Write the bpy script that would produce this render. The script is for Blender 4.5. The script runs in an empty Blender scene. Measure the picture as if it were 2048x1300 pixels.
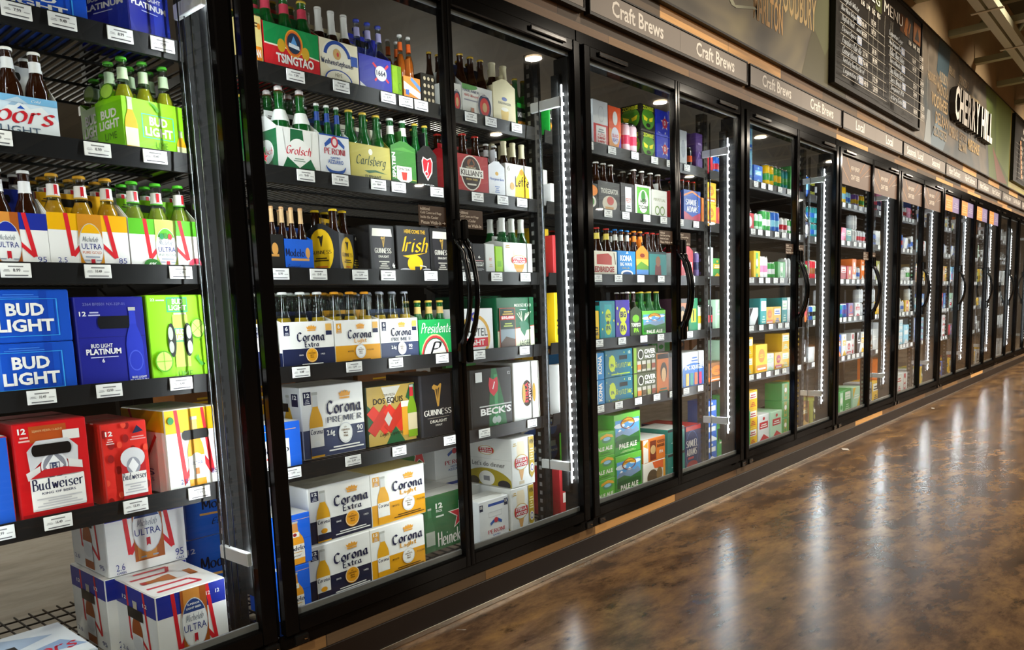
import bpy, math, random
from mathutils import Vector, Matrix
PI = math.pi
rnd = random.Random(7)
scene = bpy.context.scene
COL = scene.collection

# ------------------------------------------------------------------ camera, world, lights, exposure
YAW, PITCH, ROLL = 0.8487, -0.1265, 0.0368
def make_camera():
    f = Vector((math.sin(YAW)*math.cos(PITCH), math.cos(YAW)*math.cos(PITCH), math.sin(PITCH)))
    r = Vector((math.cos(YAW), -math.sin(YAW), 0)); d = f.cross(r)
    if d.z > 0: d = -d
    c, s = math.cos(ROLL), math.sin(ROLL)
    r2 = c*r + s*d; d2 = -s*r + c*d
    m = Matrix(((r2.x, -d2.x, -f.x), (r2.y, -d2.y, -f.y), (r2.z, -d2.z, -f.z))).to_4x4()
    m.translation = Vector((-1.202, -1.958, 1.109))
    cd = bpy.data.cameras.new('camera'); cd.sensor_fit = 'HORIZONTAL'; cd.sensor_width = 36
    cd.lens = 36*1538/2048; cd.shift_y = 168/2048; cd.clip_start = .05; cd.clip_end = 200
    o = bpy.data.objects.new('camera', cd); o.matrix_world = m; COL.objects.link(o); scene.camera = o
make_camera()
w = bpy.data.worlds.new('world'); scene.world = w; w.use_nodes = True
w.node_tree.nodes['Background'].inputs[0].default_value = (1, .86, .7, 1)
w.node_tree.nodes['Background'].inputs[1].default_value = .035
scene.view_settings.view_transform = 'Standard'; scene.view_settings.look = 'None'
scene.view_settings.exposure = 0.12; scene.view_settings.gamma = 1.0
LED_W, LAMP_W, SPOT_W, WALK_W = 7.9, 120.0, 150.0, 42.0
def light(name, kind, loc, direction, power, color, parent=None, **kw):
    l = bpy.data.lights.new(name, kind); l.energy = power; l.color = color
    for k, v in kw.items(): setattr(l, k, v)
    o = bpy.data.objects.new(name, l); o.location = loc
    o.rotation_euler = Vector(direction).to_track_quat('-Z', 'Y').to_euler()
    COL.objects.link(o)
    if parent: o.parent = parent
    return o

# ------------------------------------------------------------------ materials
def lin(h):
    h = h.lstrip('#')
    if len(h) == 3: h = ''.join(c*2 for c in h)
    v = [int(h[i:i+2], 16)/255 for i in (0, 2, 4)]
    return [x/12.92 if x <= .04045 else ((x+.055)/1.055)**2.4 for x in v] + [1]
MATS = {}
def new_mat(name):
    m = bpy.data.materials.new(name); m.use_nodes = True
    return m, m.node_tree.nodes, m.node_tree.links
def mat(key):
    """'ab12cd' printed card; 'ab12cd/g' gloss; '/m' metal; '/r' matt; '/e5' emission"""
    if key in MATS: return MATS[key]
    if key in SPECIAL: m = SPECIAL[key](); MATS[key] = m; return m
    c, _, t = key.partition('/')
    m, n, l = new_mat('colour_'+key.replace('/', '_')); b = n['Principled BSDF']
    b.inputs['Base Color'].default_value = lin(c)
    b.inputs['Roughness'].default_value = .42; b.inputs['Specular IOR Level'].default_value = .32
    if t == 'g': b.inputs['Roughness'].default_value = .14
    if t == 'm': b.inputs['Metallic'].default_value = 1; b.inputs['Roughness'].default_value = .25
    if t == 'r': b.inputs['Roughness'].default_value = .75
    if t.startswith('e'):
        b.inputs['Emission Color'].default_value = lin(c); b.inputs['Emission Strength'].default_value = float(t[1:])
    MATS[key] = m
    return m
def glass_like(name, tint, refl=1.0, rough=.02):
    def f():
        m, n, l = new_mat(name); n.remove(n['Principled BSDF'])
        tr = n.new('ShaderNodeBsdfTransparent'); tr.inputs[0].default_value = lin(tint)
        gl = n.new('ShaderNodeBsdfGlossy'); gl.inputs['Roughness'].default_value = rough
        fr = n.new('ShaderNodeLayerWeight'); fr.inputs[0].default_value = .5
        pw = n.new('ShaderNodeMath'); pw.operation = 'POWER'; pw.inputs[1].default_value = 5; l.new(fr.outputs['Facing'], pw.inputs[0])
        mu = n.new('ShaderNodeMath'); mu.operation = 'MULTIPLY_ADD'; mu.inputs[1].default_value = .9; mu.inputs[2].default_value = .03*refl; mu.use_clamp = True
        mx = n.new('ShaderNodeMixShader')
        l.new(pw.outputs[0], mu.inputs[0]); l.new(mu.outputs[0], mx.inputs[0]); l.new(tr.outputs[0], mx.inputs[1]); l.new(gl.outputs[0], mx.inputs[2])
        l.new(mx.outputs[0], n['Material Output'].inputs[0]); return m
    return f
def wood():
    m, n, l = new_mat('reclaimed_planks'); b = n['Principled BSDF']
    geo = n.new('ShaderNodeNewGeometry'); sep = n.new('ShaderNodeSeparateXYZ'); l.new(geo.outputs['Position'], sep.inputs[0])
    def math_(op, a, bb=None):
        q = n.new('ShaderNodeMath'); q.operation = op
        for i, v in enumerate((a, bb)):
            if v is None: continue
            if hasattr(v, 'is_linked'): l.new(v, q.inputs[i])
            else: q.inputs[i].default_value = v
        return q.outputs[0]
    zz = math_('ADD', sep.outputs['Z'], .02)
    row = math_('FLOOR', math_('DIVIDE', zz, .085))
    wn = n.new('ShaderNodeTexWhiteNoise'); wn.noise_dimensions = '1D'; l.new(row, wn.inputs['W'])
    xs = math_('ADD', sep.outputs['X'], math_('MULTIPLY', wn.outputs['Value'], 9.0))
    wl = n.new('ShaderNodeTexNoise'); wl.noise_dimensions = '2D'; wl.inputs['Scale'].default_value = .55
    cell = math_('FLOOR', math_('DIVIDE', xs, .72))
    cm = n.new('ShaderNodeCombineXYZ'); l.new(cell, cm.inputs[0]); l.new(row, cm.inputs[1])
    wn2 = n.new('ShaderNodeTexWhiteNoise'); wn2.noise_dimensions = '2D'; l.new(cm.outputs[0], wn2.inputs['Vector'])
    cr = n.new('ShaderNodeValToRGB'); cr.color_ramp.interpolation = 'CONSTANT'; e = cr.color_ramp.elements
    e[0].position = 0; e[0].color = lin('5a4936'); e[1].position = .28; e[1].color = lin('785a3b')
    for p_, c_ in ((.44, '645039'), (.58, '8a683f'), (.70, 'e2ac68'), (.9, '463a2e')):
        q = e.new(p_); q.color = lin(c_)
    l.new(wn2.outputs['Value'], cr.inputs[0])
    mp = n.new('ShaderNodeMapping'); mp.inputs['Scale'].default_value = (2.5, 2.5, 60); l.new(geo.outputs['Position'], mp.inputs[0])
    ns = n.new('ShaderNodeTexNoise'); ns.inputs['Scale'].default_value = 1.5; ns.inputs['Detail'].default_value = 5; l.new(mp.outputs[0], ns.inputs['Vector'])
    mr = n.new('ShaderNodeMapRange'); mr.inputs['To Min'].default_value = .72; mr.inputs['To Max'].default_value = 1.25; l.new(ns.outputs[0], mr.inputs[0])
    mx = n.new('ShaderNodeMix'); mx.data_type = 'RGBA'; mx.blend_type = 'MULTIPLY'; mx.inputs[0].default_value = 1
    l.new(cr.outputs[0], mx.inputs[6]); l.new(mr.outputs[0], mx.inputs[7])
    # thin dark joints between planks
    fz = math_('FRACT', math_('DIVIDE', zz, .085)); fx = math_('FRACT', math_('DIVIDE', xs, .72))
    j = math_('MULTIPLY', math_('GREATER_THAN', fz, .03), math_('GREATER_THAN', fx, .006))
    mj = n.new('ShaderNodeMapRange'); mj.inputs['To Min'].default_value = .35; l.new(j, mj.inputs[0])
    m2 = n.new('ShaderNodeMix'); m2.data_type = 'RGBA'; m2.blend_type = 'MULTIPLY'; m2.inputs[0].default_value = 1
    l.new(mx.outputs[2], m2.inputs[6]); l.new(mj.outputs[0], m2.inputs[7])
    l.new(m2.outputs[2], b.inputs['Base Color']); b.inputs['Roughness'].default_value = .55
    return m
def noisy(name, cols, scale, rough, stretch=(1, 1, 1), detail=6, distort=0.0, bump=0.0):
    def f():
        m, n, l = new_mat(name); b = n['Principled BSDF']
        geo = n.new('ShaderNodeNewGeometry'); mp = n.new('ShaderNodeMapping'); mp.inputs['Scale'].default_value = stretch
        l.new(geo.outputs['Position'], mp.inputs[0])
        ns = n.new('ShaderNodeTexNoise'); ns.inputs['Scale'].default_value = scale; ns.inputs['Detail'].default_value = detail
        ns.inputs['Roughness'].default_value = .68; ns.inputs['Distortion'].default_value = distort
        l.new(mp.outputs[0], ns.inputs['Vector'])
        cr = n.new('ShaderNodeValToRGB'); e = cr.color_ramp.elements
        e[0].position = cols[0][0]; e[0].color = lin(cols[0][1]); e[1].position = cols[-1][0]; e[1].color = lin(cols[-1][1])
        for p_, c_ in cols[1:-1]: q = e.new(p_); q.color = lin(c_)
        l.new(ns.outputs[0], cr.inputs[0]); l.new(cr.outputs[0], b.inputs['Base Color'])
        b.inputs['Roughness'].default_value = rough
        if bump:
            n2 = n.new('ShaderNodeTexNoise'); n2.inputs['Scale'].default_value = 45; n2.inputs['Detail'].default_value = 3
            bp = n.new('ShaderNodeBump'); bp.inputs['Strength'].default_value = bump; bp.inputs['Distance'].default_value = .002
            l.new(geo.outputs['Position'], n2.inputs['Vector'])
            l.new(n2.outputs[0], bp.inputs['Height']); l.new(bp.outputs[0], b.inputs['Normal'])
        return m
    return f
SPECIAL = {
 'pane': glass_like('door_glass', 'f4f7f6', 1.15, .01),
 'clear': glass_like('clear_bottle_glass', 'dfe6e2', 2.2, .05),
 'greenglass': lambda: tinted('green_bottle_glass', '0f5a22', .25),
 'limeglass': lambda: tinted('pale_green_bottle_glass', '5d7f28', .25),
 'brown': lambda: tinted('brown_bottle_glass', '2a1206', .1),
 'wood': wood,
 'black_enamel': lambda: enamel(),
 'floor': lambda: floor_mat(),
 'concrete': noisy('grey_concrete', [(.3, '8d8479'), (.6, 'aaa196'), (.8, '979085')], 3, .8, (1, 3, 1)),
 'mural_a': noisy('mural_print', [(.3, '2c2620'), (.45, '5b5446'), (.6, '8a8060'), (.75, '47503c')], .8, .4, (1, 1, 1.6), 3, .5),
 'mural_b': noisy('mural_print_blue', [(.3, '232326'), (.45, '39454c'), (.58, '6e655a'), (.72, '2e2e2c')], .7, .4, (1, 1, 1.6), 3, .5),
 'mural_c': noisy('mural_print_green', [(.3, '7a9a3c'), (.5, 'b0a860'), (.75, '8a5a48')], .6, .4, (1, 1, 1.6), 2, .3),
 'beige': noisy('painted_drywall', [(.3, '8a7558'), (.7, '96805f')], 3, .8),
}
def floor_mat():
    m, n, l = new_mat('stained_concrete_floor'); b = n['Principled BSDF']
    geo = n.new('ShaderNodeNewGeometry')
    def noise(scale, stretch, rot, detail, rough, dist=0.0):
        mp = n.new('ShaderNodeMapping'); mp.inputs['Scale'].default_value = stretch; mp.inputs['Rotation'].default_value = (0, 0, rot)
        l.new(geo.outputs['Position'], mp.inputs[0])
        q = n.new('ShaderNodeTexNoise'); q.inputs['Scale'].default_value = scale; q.inputs['Detail'].default_value = detail
        q.inputs['Roughness'].default_value = rough; q.inputs['Distortion'].default_value = dist; l.new(mp.outputs[0], q.inputs['Vector']); return q.outputs[0]
    def ramp(src, cols):
        cr = n.new('ShaderNodeValToRGB'); e = cr.color_ramp.elements
        e[0].position, e[0].color = cols[0][0], lin(cols[0][1]); e[1].position, e[1].color = cols[-1][0], lin(cols[-1][1])
        for p_, c_ in cols[1:-1]: q = e.new(p_); q.color = lin(c_)
        l.new(src, cr.inputs[0]); return cr.outputs[0]
    def mix(kind, fac, a, c):
        x = n.new('ShaderNodeMix'); x.data_type = 'RGBA'; x.blend_type = kind; x.inputs[0].default_value = fac
        l.new(a, x.inputs[6]); l.new(c, x.inputs[7]); return x.outputs[2]
    big = ramp(noise(1.6, (1, 1, 1), .3, 6, .6, .3), [(.35, '543c28'), (.5, '76583c'), (.65, '917046')])
    fine = ramp(noise(3.4, (1, 2.3, 1), .45, 12, .70, .2), [(.36, '221811'), (.45, '543d2a'), (.53, '7f6142'), (.66, 'a8824f')])
    speck = ramp(noise(5.5, (1, 2.2, 1), .5, 8, .68), [(.33, '4a423c'), (.45, 'ffffff')])
    l.new(mix('MULTIPLY', .75, mix('MIX', .62, big, fine), speck), b.inputs['Base Color'])
    b.inputs['Roughness'].default_value = .24; b.inputs['Specular IOR Level'].default_value = .34
    return m
def enamel():
    m, n, l = new_mat('black_enamel'); n.remove(n['Principled BSDF'])
    d = n.new('ShaderNodeBsdfDiffuse'); d.inputs[0].default_value = lin('0c0b0b')
    g = n.new('ShaderNodeBsdfGlossy'); g.inputs['Roughness'].default_value = .12
    lw = n.new('ShaderNodeLayerWeight'); lw.inputs[0].default_value = .5
    p = n.new('ShaderNodeMath'); p.operation = 'POWER'; p.inputs[1].default_value = 5; l.new(lw.outputs['Facing'], p.inputs[0])
    q = n.new('ShaderNodeMath'); q.operation = 'MULTIPLY_ADD'; q.inputs[1].default_value = .16; q.inputs[2].default_value = .022; l.new(p.outputs[0], q.inputs[0])
    x = n.new('ShaderNodeMixShader'); l.new(q.outputs[0], x.inputs[0]); l.new(d.outputs[0], x.inputs[1]); l.new(g.outputs[0], x.inputs[2]); l.new(x.outputs[0], n['Material Output'].inputs[0])
    return m
def tinted(name, c, tr):
    m, n, l = new_mat(name); b = n['Principled BSDF']
    b.inputs['Base Color'].default_value = lin(c); b.inputs['Roughness'].default_value = .06
    b.inputs['Alpha'].default_value = 1 - tr; b.inputs['Coat Weight'].default_value = .5
    return m

# ------------------------------------------------------------------ mesh builder
class MB:
    def __init__(s): s.v = []; s.f = []; s.m = []; s.sm = []; s.keys = []
    def mi(s, key):
        if key not in s.keys: s.keys.append(key)
        return s.keys.index(key)
    def poly(s, pts, key, smooth=False):
        b = len(s.v); s.v += [tuple(p) for p in pts]; s.f.append(tuple(range(b, b+len(pts)))); s.m.append(s.mi(key)); s.sm.append(smooth)
    def tris(s, pts, faces, key):
        b = len(s.v); s.v += [tuple(p) for p in pts]; k = s.mi(key)
        for f in faces: s.f.append(tuple(i+b for i in f)); s.m.append(k); s.sm.append(False)
    def box(s, x0, y0, z0, x1, y1, z1, key, c=0.0):
        if c <= 0:
            b = len(s.v)
            s.v += [(x, y, z) for z in (z0, z1) for y in (y0, y1) for x in (x0, x1)]
            k = s.mi(key)
            for f in ((0, 2, 3, 1), (4, 5, 7, 6), (0, 1, 5, 4), (2, 6, 7, 3), (0, 4, 6, 2), (1, 3, 7, 5)):
                s.f.append(tuple(i+b for i in f)); s.m.append(k); s.sm.append(False)
            return
        # chamfered
        P = {}
        b = len(s.v); k = s.mi(key); i = 0
        for X, sx in ((x0, 1), (x1, -1)):
            for Y, sy in ((y0, 1), (y1, -1)):
                for Z, sz in ((z0, 1), (z1, -1)):
                    s.v += [(X, Y+sy*c, Z+sz*c), (X+sx*c, Y, Z+sz*c), (X+sx*c, Y+sy*c, Z)]
                    P[(sx, sy, sz)] = (b+i, b+i+1, b+i+2); i += 3
        def add(*f): s.f.append(tuple(f)); s.m.append(k); s.sm.append(False)
        for q in P.values(): add(*q)
        for a in (1, -1):
            add(P[(a, 1, 1)][0], P[(a, -1, 1)][0], P[(a, -1, -1)][0], P[(a, 1, -1)][0])
            add(P[(1, a, 1)][1], P[(-1, a, 1)][1], P[(-1, a, -1)][1], P[(1, a, -1)][1])
            add(P[(1, 1, a)][2], P[(-1, 1, a)][2], P[(-1, -1, a)][2], P[(1, -1, a)][2])
            for g in (1, -1):
                add(P[(a, g, 1)][0], P[(a, g, 1)][1], P[(a, g, -1)][1], P[(a, g, -1)][0])
                add(P[(a, 1, g)][0], P[(a, 1, g)][2], P[(a, -1, g)][2], P[(a, -1, g)][0])
                add(P[(1, a, g)][1], P[(1, a, g)][2], P[(-1, a, g)][2], P[(-1, a, g)][1])
    def prism(s, pts, dv, key):
        """extrude a planar polygon (3-D points) by the vector dv"""
        n = len(pts); q = [tuple(a+b for a, b in zip(p, dv)) for p in pts]
        s.poly(pts, key); s.poly(q[::-1], key)
        for i in range(n): s.poly([pts[i], pts[(i+1) % n], q[(i+1) % n], q[i]], key)
    def lathe(s, prof, key, seg=14, c=(0, 0, 0), smooth=True, cap=True):
        """prof: [(r, z) or (r, z, key from this ring upward)]"""
        b = len(s.v); k = s.mi(key)
        for q in prof:
            for i in range(seg):
                a = 2*PI*i/seg; s.v.append((c[0]+q[0]*math.cos(a), c[1]+q[0]*math.sin(a), c[2]+q[1]))
        for j in range(len(prof)-1):
            if len(prof[j]) > 2: k = s.mi(prof[j][2])
            for i in range(seg):
                s.f.append((b+j*seg+i, b+j*seg+(i+1) % seg, b+(j+1)*seg+(i+1) % seg, b+(j+1)*seg+i)); s.m.append(k); s.sm.append(smooth)
        if cap:
            s.f.append(tuple(b+i for i in range(seg))[::-1]); s.m.append(s.mi(key)); s.sm.append(False)
            e = b+(len(prof)-1)*seg; s.f.append(tuple(e+i for i in range(seg))); s.m.append(k); s.sm.append(False)
    def tube(s, path, r, key, seg=8):
        b = len(s.v); n = len(path); k = s.mi(key)
        for j, p in enumerate(path):
            p = Vector(p); t = (Vector(path[min(j+1, n-1)])-Vector(path[max(j-1, 0)])).normalized()
            u = t.cross(Vector((0, 0, 1)) if abs(t.z) < .9 else Vector((1, 0, 0))).normalized(); v = t.cross(u)
            rr = r[j] if isinstance(r, (list, tuple)) else r
            for i in range(seg):
                a = 2*PI*i/seg; s.v.append(tuple(p+u*(rr*math.cos(a))+v*(rr*math.sin(a))))
        for j in range(n-1):
            for i in range(seg):
                s.f.append((b+j*seg+i, b+j*seg+(i+1) % seg, b+(j+1)*seg+(i+1) % seg, b+(j+1)*seg+i)); s.m.append(k); s.sm.append(True)
        s.f.append(tuple(range(b, b+seg))[::-1]); s.f.append(tuple(range(b+(n-1)*seg, b+n*seg)))
        s.m += [k, k]; s.sm += [False, False]
    def mesh(s, name):
        me = bpy.data.meshes.new(name); me.from_pydata(s.v, [], s.f)
        for k in s.keys: me.materials.append(mat(k))
        me.polygons.foreach_set('material_index', s.m); me.polygons.foreach_set('use_smooth', s.sm); me.update()
        return me
    def build(s, name, parent=None, loc=None, rz=0.0, **props):
        o = bpy.data.objects.new(name, s.mesh(name)); COL.objects.link(o)
        if loc: o.location = loc
        if rz: o.rotation_euler.z = rz
        if parent: o.parent = parent
        for k, v in props.items(): o[k] = v
        return o
def link(name, me, parent=None, loc=None, **props):
    o = bpy.data.objects.new(name, me); COL.objects.link(o)
    if loc: o.location = loc
    if parent: o.parent = parent
    for k, v in props.items(): o[k] = v
    return o
def empty(name, loc=(0, 0, 0), **props):
    o = bpy.data.objects.new(name, None); COL.objects.link(o); o.location = loc; o.empty_display_size = .05
    for k, v in props.items(): o[k] = v
    return o

# ------------------------------------------------------------------ lettering
TXT = {}
def _bfont(text, bold):
    cu = bpy.data.curves.new('lettering', 'FONT'); cu.body = text; cu.resolution_u = 2; cu.offset = bold
    ob = bpy.data.objects.new('lettering', cu); COL.objects.link(ob); bpy.context.view_layer.update()
    me = bpy.data.meshes.new_from_object(ob)
    vs = [(v.co.x, v.co.y) for v in me.vertices]; fs = [tuple(p.vertices) for p in me.polygons]
    bpy.data.objects.remove(ob); bpy.data.curves.remove(cu); bpy.data.meshes.remove(me)
    return vs, fs
NIB = dict(x.split(':') for x in '''a:4,5.5 2.5,6 .8,4.8 .6,2 2,0 4,1.5|4,6 4,1 5,0
b:1,10 1,.5 3,0 4.6,1.5 4.6,4.5 3,6 1,4.8
c:4.4,4.8 2.8,6 .8,4.5 .8,1.5 2.6,0 4.4,1
d:4,5.2 2.5,6 .8,4.5 .8,1.5 2.2,0 4,1.2|4,10 4,1 5,0
e:1,3 4.4,3.4 4.2,5 2.8,6 .8,4.5 .8,1.5 2.6,0 4.4,1
f:4.2,9.4 3,10 2,8.5 2,0|.4,6 3.8,6
g:4,5.2 2.5,6 .8,4.5 .8,2 2.2,.6 4,1.6|4,6 4,-2 2.5,-3.6 .8,-2.6
h:1,10 1,0|1,4.6 2.8,6 4.2,5 4.2,.6 5,0
i:1.2,6 1.2,.8 2,0|1.1,8.1 1.4,8.6
j:1.4,6 1.4,-2 .2,-3|1.3,8.1 1.6,8.6
k:1,10 1,0|4.2,6 1.2,3|2,3.6 4.6,0
l:1.2,10 1.2,.8 2,0
m:1,6 1,0|1,4.8 2.4,6 3.6,5 3.6,0|3.6,4.8 5,6 6.2,5 6.2,.6 7,0
n:1,6 1,0|1,4.8 2.8,6 4.2,5 4.2,.6 5,0
o:2.6,6 .7,4.5 .7,1.5 2.6,0 4.5,1.5 4.5,4.5 2.6,6
p:1,6 1,-4|1,4.8 3,6 4.6,4.5 4.6,1.5 3,0 1,1.2
r:1,6 1,0|1,4.4 2.4,6 3.8,5.6
s:4,5.2 2.6,6 1,5 1.4,3.6 3.6,2.4 4,1 2.4,0 .6,.8
t:2,8.6 2,1 3,0 4,.6|.4,6 3.8,6
u:1,6 1,1.4 2.2,0 4,1.4|4,6 4,1 5,0
v:1,6 2.6,0 4.4,6
w:1,6 2.2,0 3.6,5 5,0 6.2,6
x:1,6 4.4,0|4.4,6 .8,0
y:1,6 2.6,.8|4.4,6 1.6,-3.6
z:1,6 4.4,6 .8,0 4.6,0
A:.6,0 3.4,10 6.2,0|1.6,3.4 5.2,3.4
B:1.4,10 1.4,0|1.2,10 4.4,9.6 4.6,6.4 1.6,5.4|1.6,5.4 5.2,4.6 5.2,.8 1.2,0
C:6,8.4 4,10 1.4,8.5 .8,5 1.4,1.5 4,0 6.2,1.6
D:1.4,10 1.4,0|1.2,10 4.4,9.6 6,7 6,3 4.4,.4 1.2,0
E:5.4,10 1.4,10 1.4,0 5.6,0|1.4,5.2 4.6,5.2
F:5.4,10 1.4,10 1.4,0|1.4,5.2 4.6,5.2
G:6,8.4 4,10 1.4,8.5 .8,5 1.4,1.5 4,0 6,1.4 6,4.4 4,4.4
H:1.4,10 1.4,0|6,10 6,0|1.4,5.2 6,5.2
I:1.4,10 1.4,0
K:1.4,10 1.4,0|6,10 1.6,5|2.6,5.8 6.4,0
L:1.4,10 1.4,0 5.4,0
M:1,0 1.4,10 4,2 6.6,10 7,0
N:1.2,0 1.2,10 6,0 6,10
O:3.6,10 1,8 1,2 3.6,0 6.2,2 6.2,8 3.6,10
P:1.4,10 1.4,0|1.2,10 5,9.4 5,5.4 1.4,4.8
R:1.4,10 1.4,0|1.2,10 5,9.4 5,5.8 1.6,5|3,5 6,0
S:5.4,8.6 3.4,10 1,8.6 1.4,6.2 5,3.8 5.4,1.4 3,0 .6,1.6
T:.4,10 6.2,10|3.3,10 3.3,0
U:1.2,10 1.2,2 3.4,0 5.6,2 5.6,10
W:.6,10 2.4,0 4.4,8 6.4,0 8.2,10
X:.8,10 6,0|6,10 .6,0
Y:.6,10 3.4,5 6,10|3.4,5 3.4,0'''.split('\n'))
def _nib(text, wide, ang, smooth):
    vs, fs, x = [], [], 0.0
    nx, ny = wide*math.cos(ang), wide*math.sin(ang)
    for ch in text:
        g = NIB.get(ch)
        if not g: x += 3; continue
        adv = 0
        for st in g.split('|'):
            pts = [tuple(float(t) for t in q.split(',')) for q in st.split()]
            adv = max(adv, max(p[0] for p in pts))
            if smooth and len(pts) > 2:
                out = []
                for i in range(len(pts)-1):
                    p0, p1, p2, p3 = pts[max(i-1, 0)], pts[i], pts[i+1], pts[min(i+2, len(pts)-1)]
                    for t in (0, .34, .67):
                        out.append(tuple(.5*(2*p1[k]+(p2[k]-p0[k])*t+(2*p0[k]-5*p1[k]+4*p2[k]-p3[k])*t*t+(3*p1[k]-p0[k]-3*p2[k]+p3[k])*t**3) for k in (0, 1)))
                pts = out+[pts[-1]]
            for a, b in zip(pts, pts[1:]):
                L = math.hypot(b[0]-a[0], b[1]-a[1]) or 1; px, py = -(b[1]-a[1])/L*.22, (b[0]-a[0])/L*.22
                sgn = 1 if nx*px+ny*py >= 0 else -1
                k = len(vs); ux, uy = nx+px*sgn, ny+py*sgn
                vs += [(x+a[0]-ux, a[1]-uy), (x+a[0]+ux, a[1]+uy), (x+b[0]+ux, b[1]+uy), (x+b[0]-ux, b[1]-uy)]
                fs.append((k, k+1, k+2, k+3))
        x += adv+1.3
    return vs, fs
def text_geo(text, st):
    """st: n plain, b bold, k extra bold, i bold italic, g blackletter, s script, f serif-like"""
    if (text, st) in TXT: return TXT[(text, st)]
    if st == 'g': vs, fs = _nib(text, .82, .75, False)
    elif st == 's': vs, fs = _nib(text, .5, .6, True)
    elif st == 'f': vs, fs = _nib(text, .55, .15, True)
    else: vs, fs = _bfont(text, {'n': 0, 'b': .018, 'k': .035, 'i': .02}[st])
    if st in 'si': vs = [(x+.3*y, y) for x, y in vs]
    if not vs: r = ([], [])
    else:
        x0, x1 = min(v[0] for v in vs), max(v[0] for v in vs); y0, y1 = min(v[1] for v in vs), max(v[1] for v in vs)
        r = ([((v[0]-x0)/max(x1-x0, 1e-6), (v[1]-y0)/max(y1-y0, 1e-6)) for v in vs], fs)
    TXT[(text, st)] = r
    return r
def ell(cx, cy, rx, ry, n=22, a0=0, a1=2*PI):
    return [(cx+rx*math.cos(a0+(a1-a0)*i/n), cy+ry*math.sin(a0+(a1-a0)*i/n)) for i in range(n if a1-a0 > 6.2 else n+1)]
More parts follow.
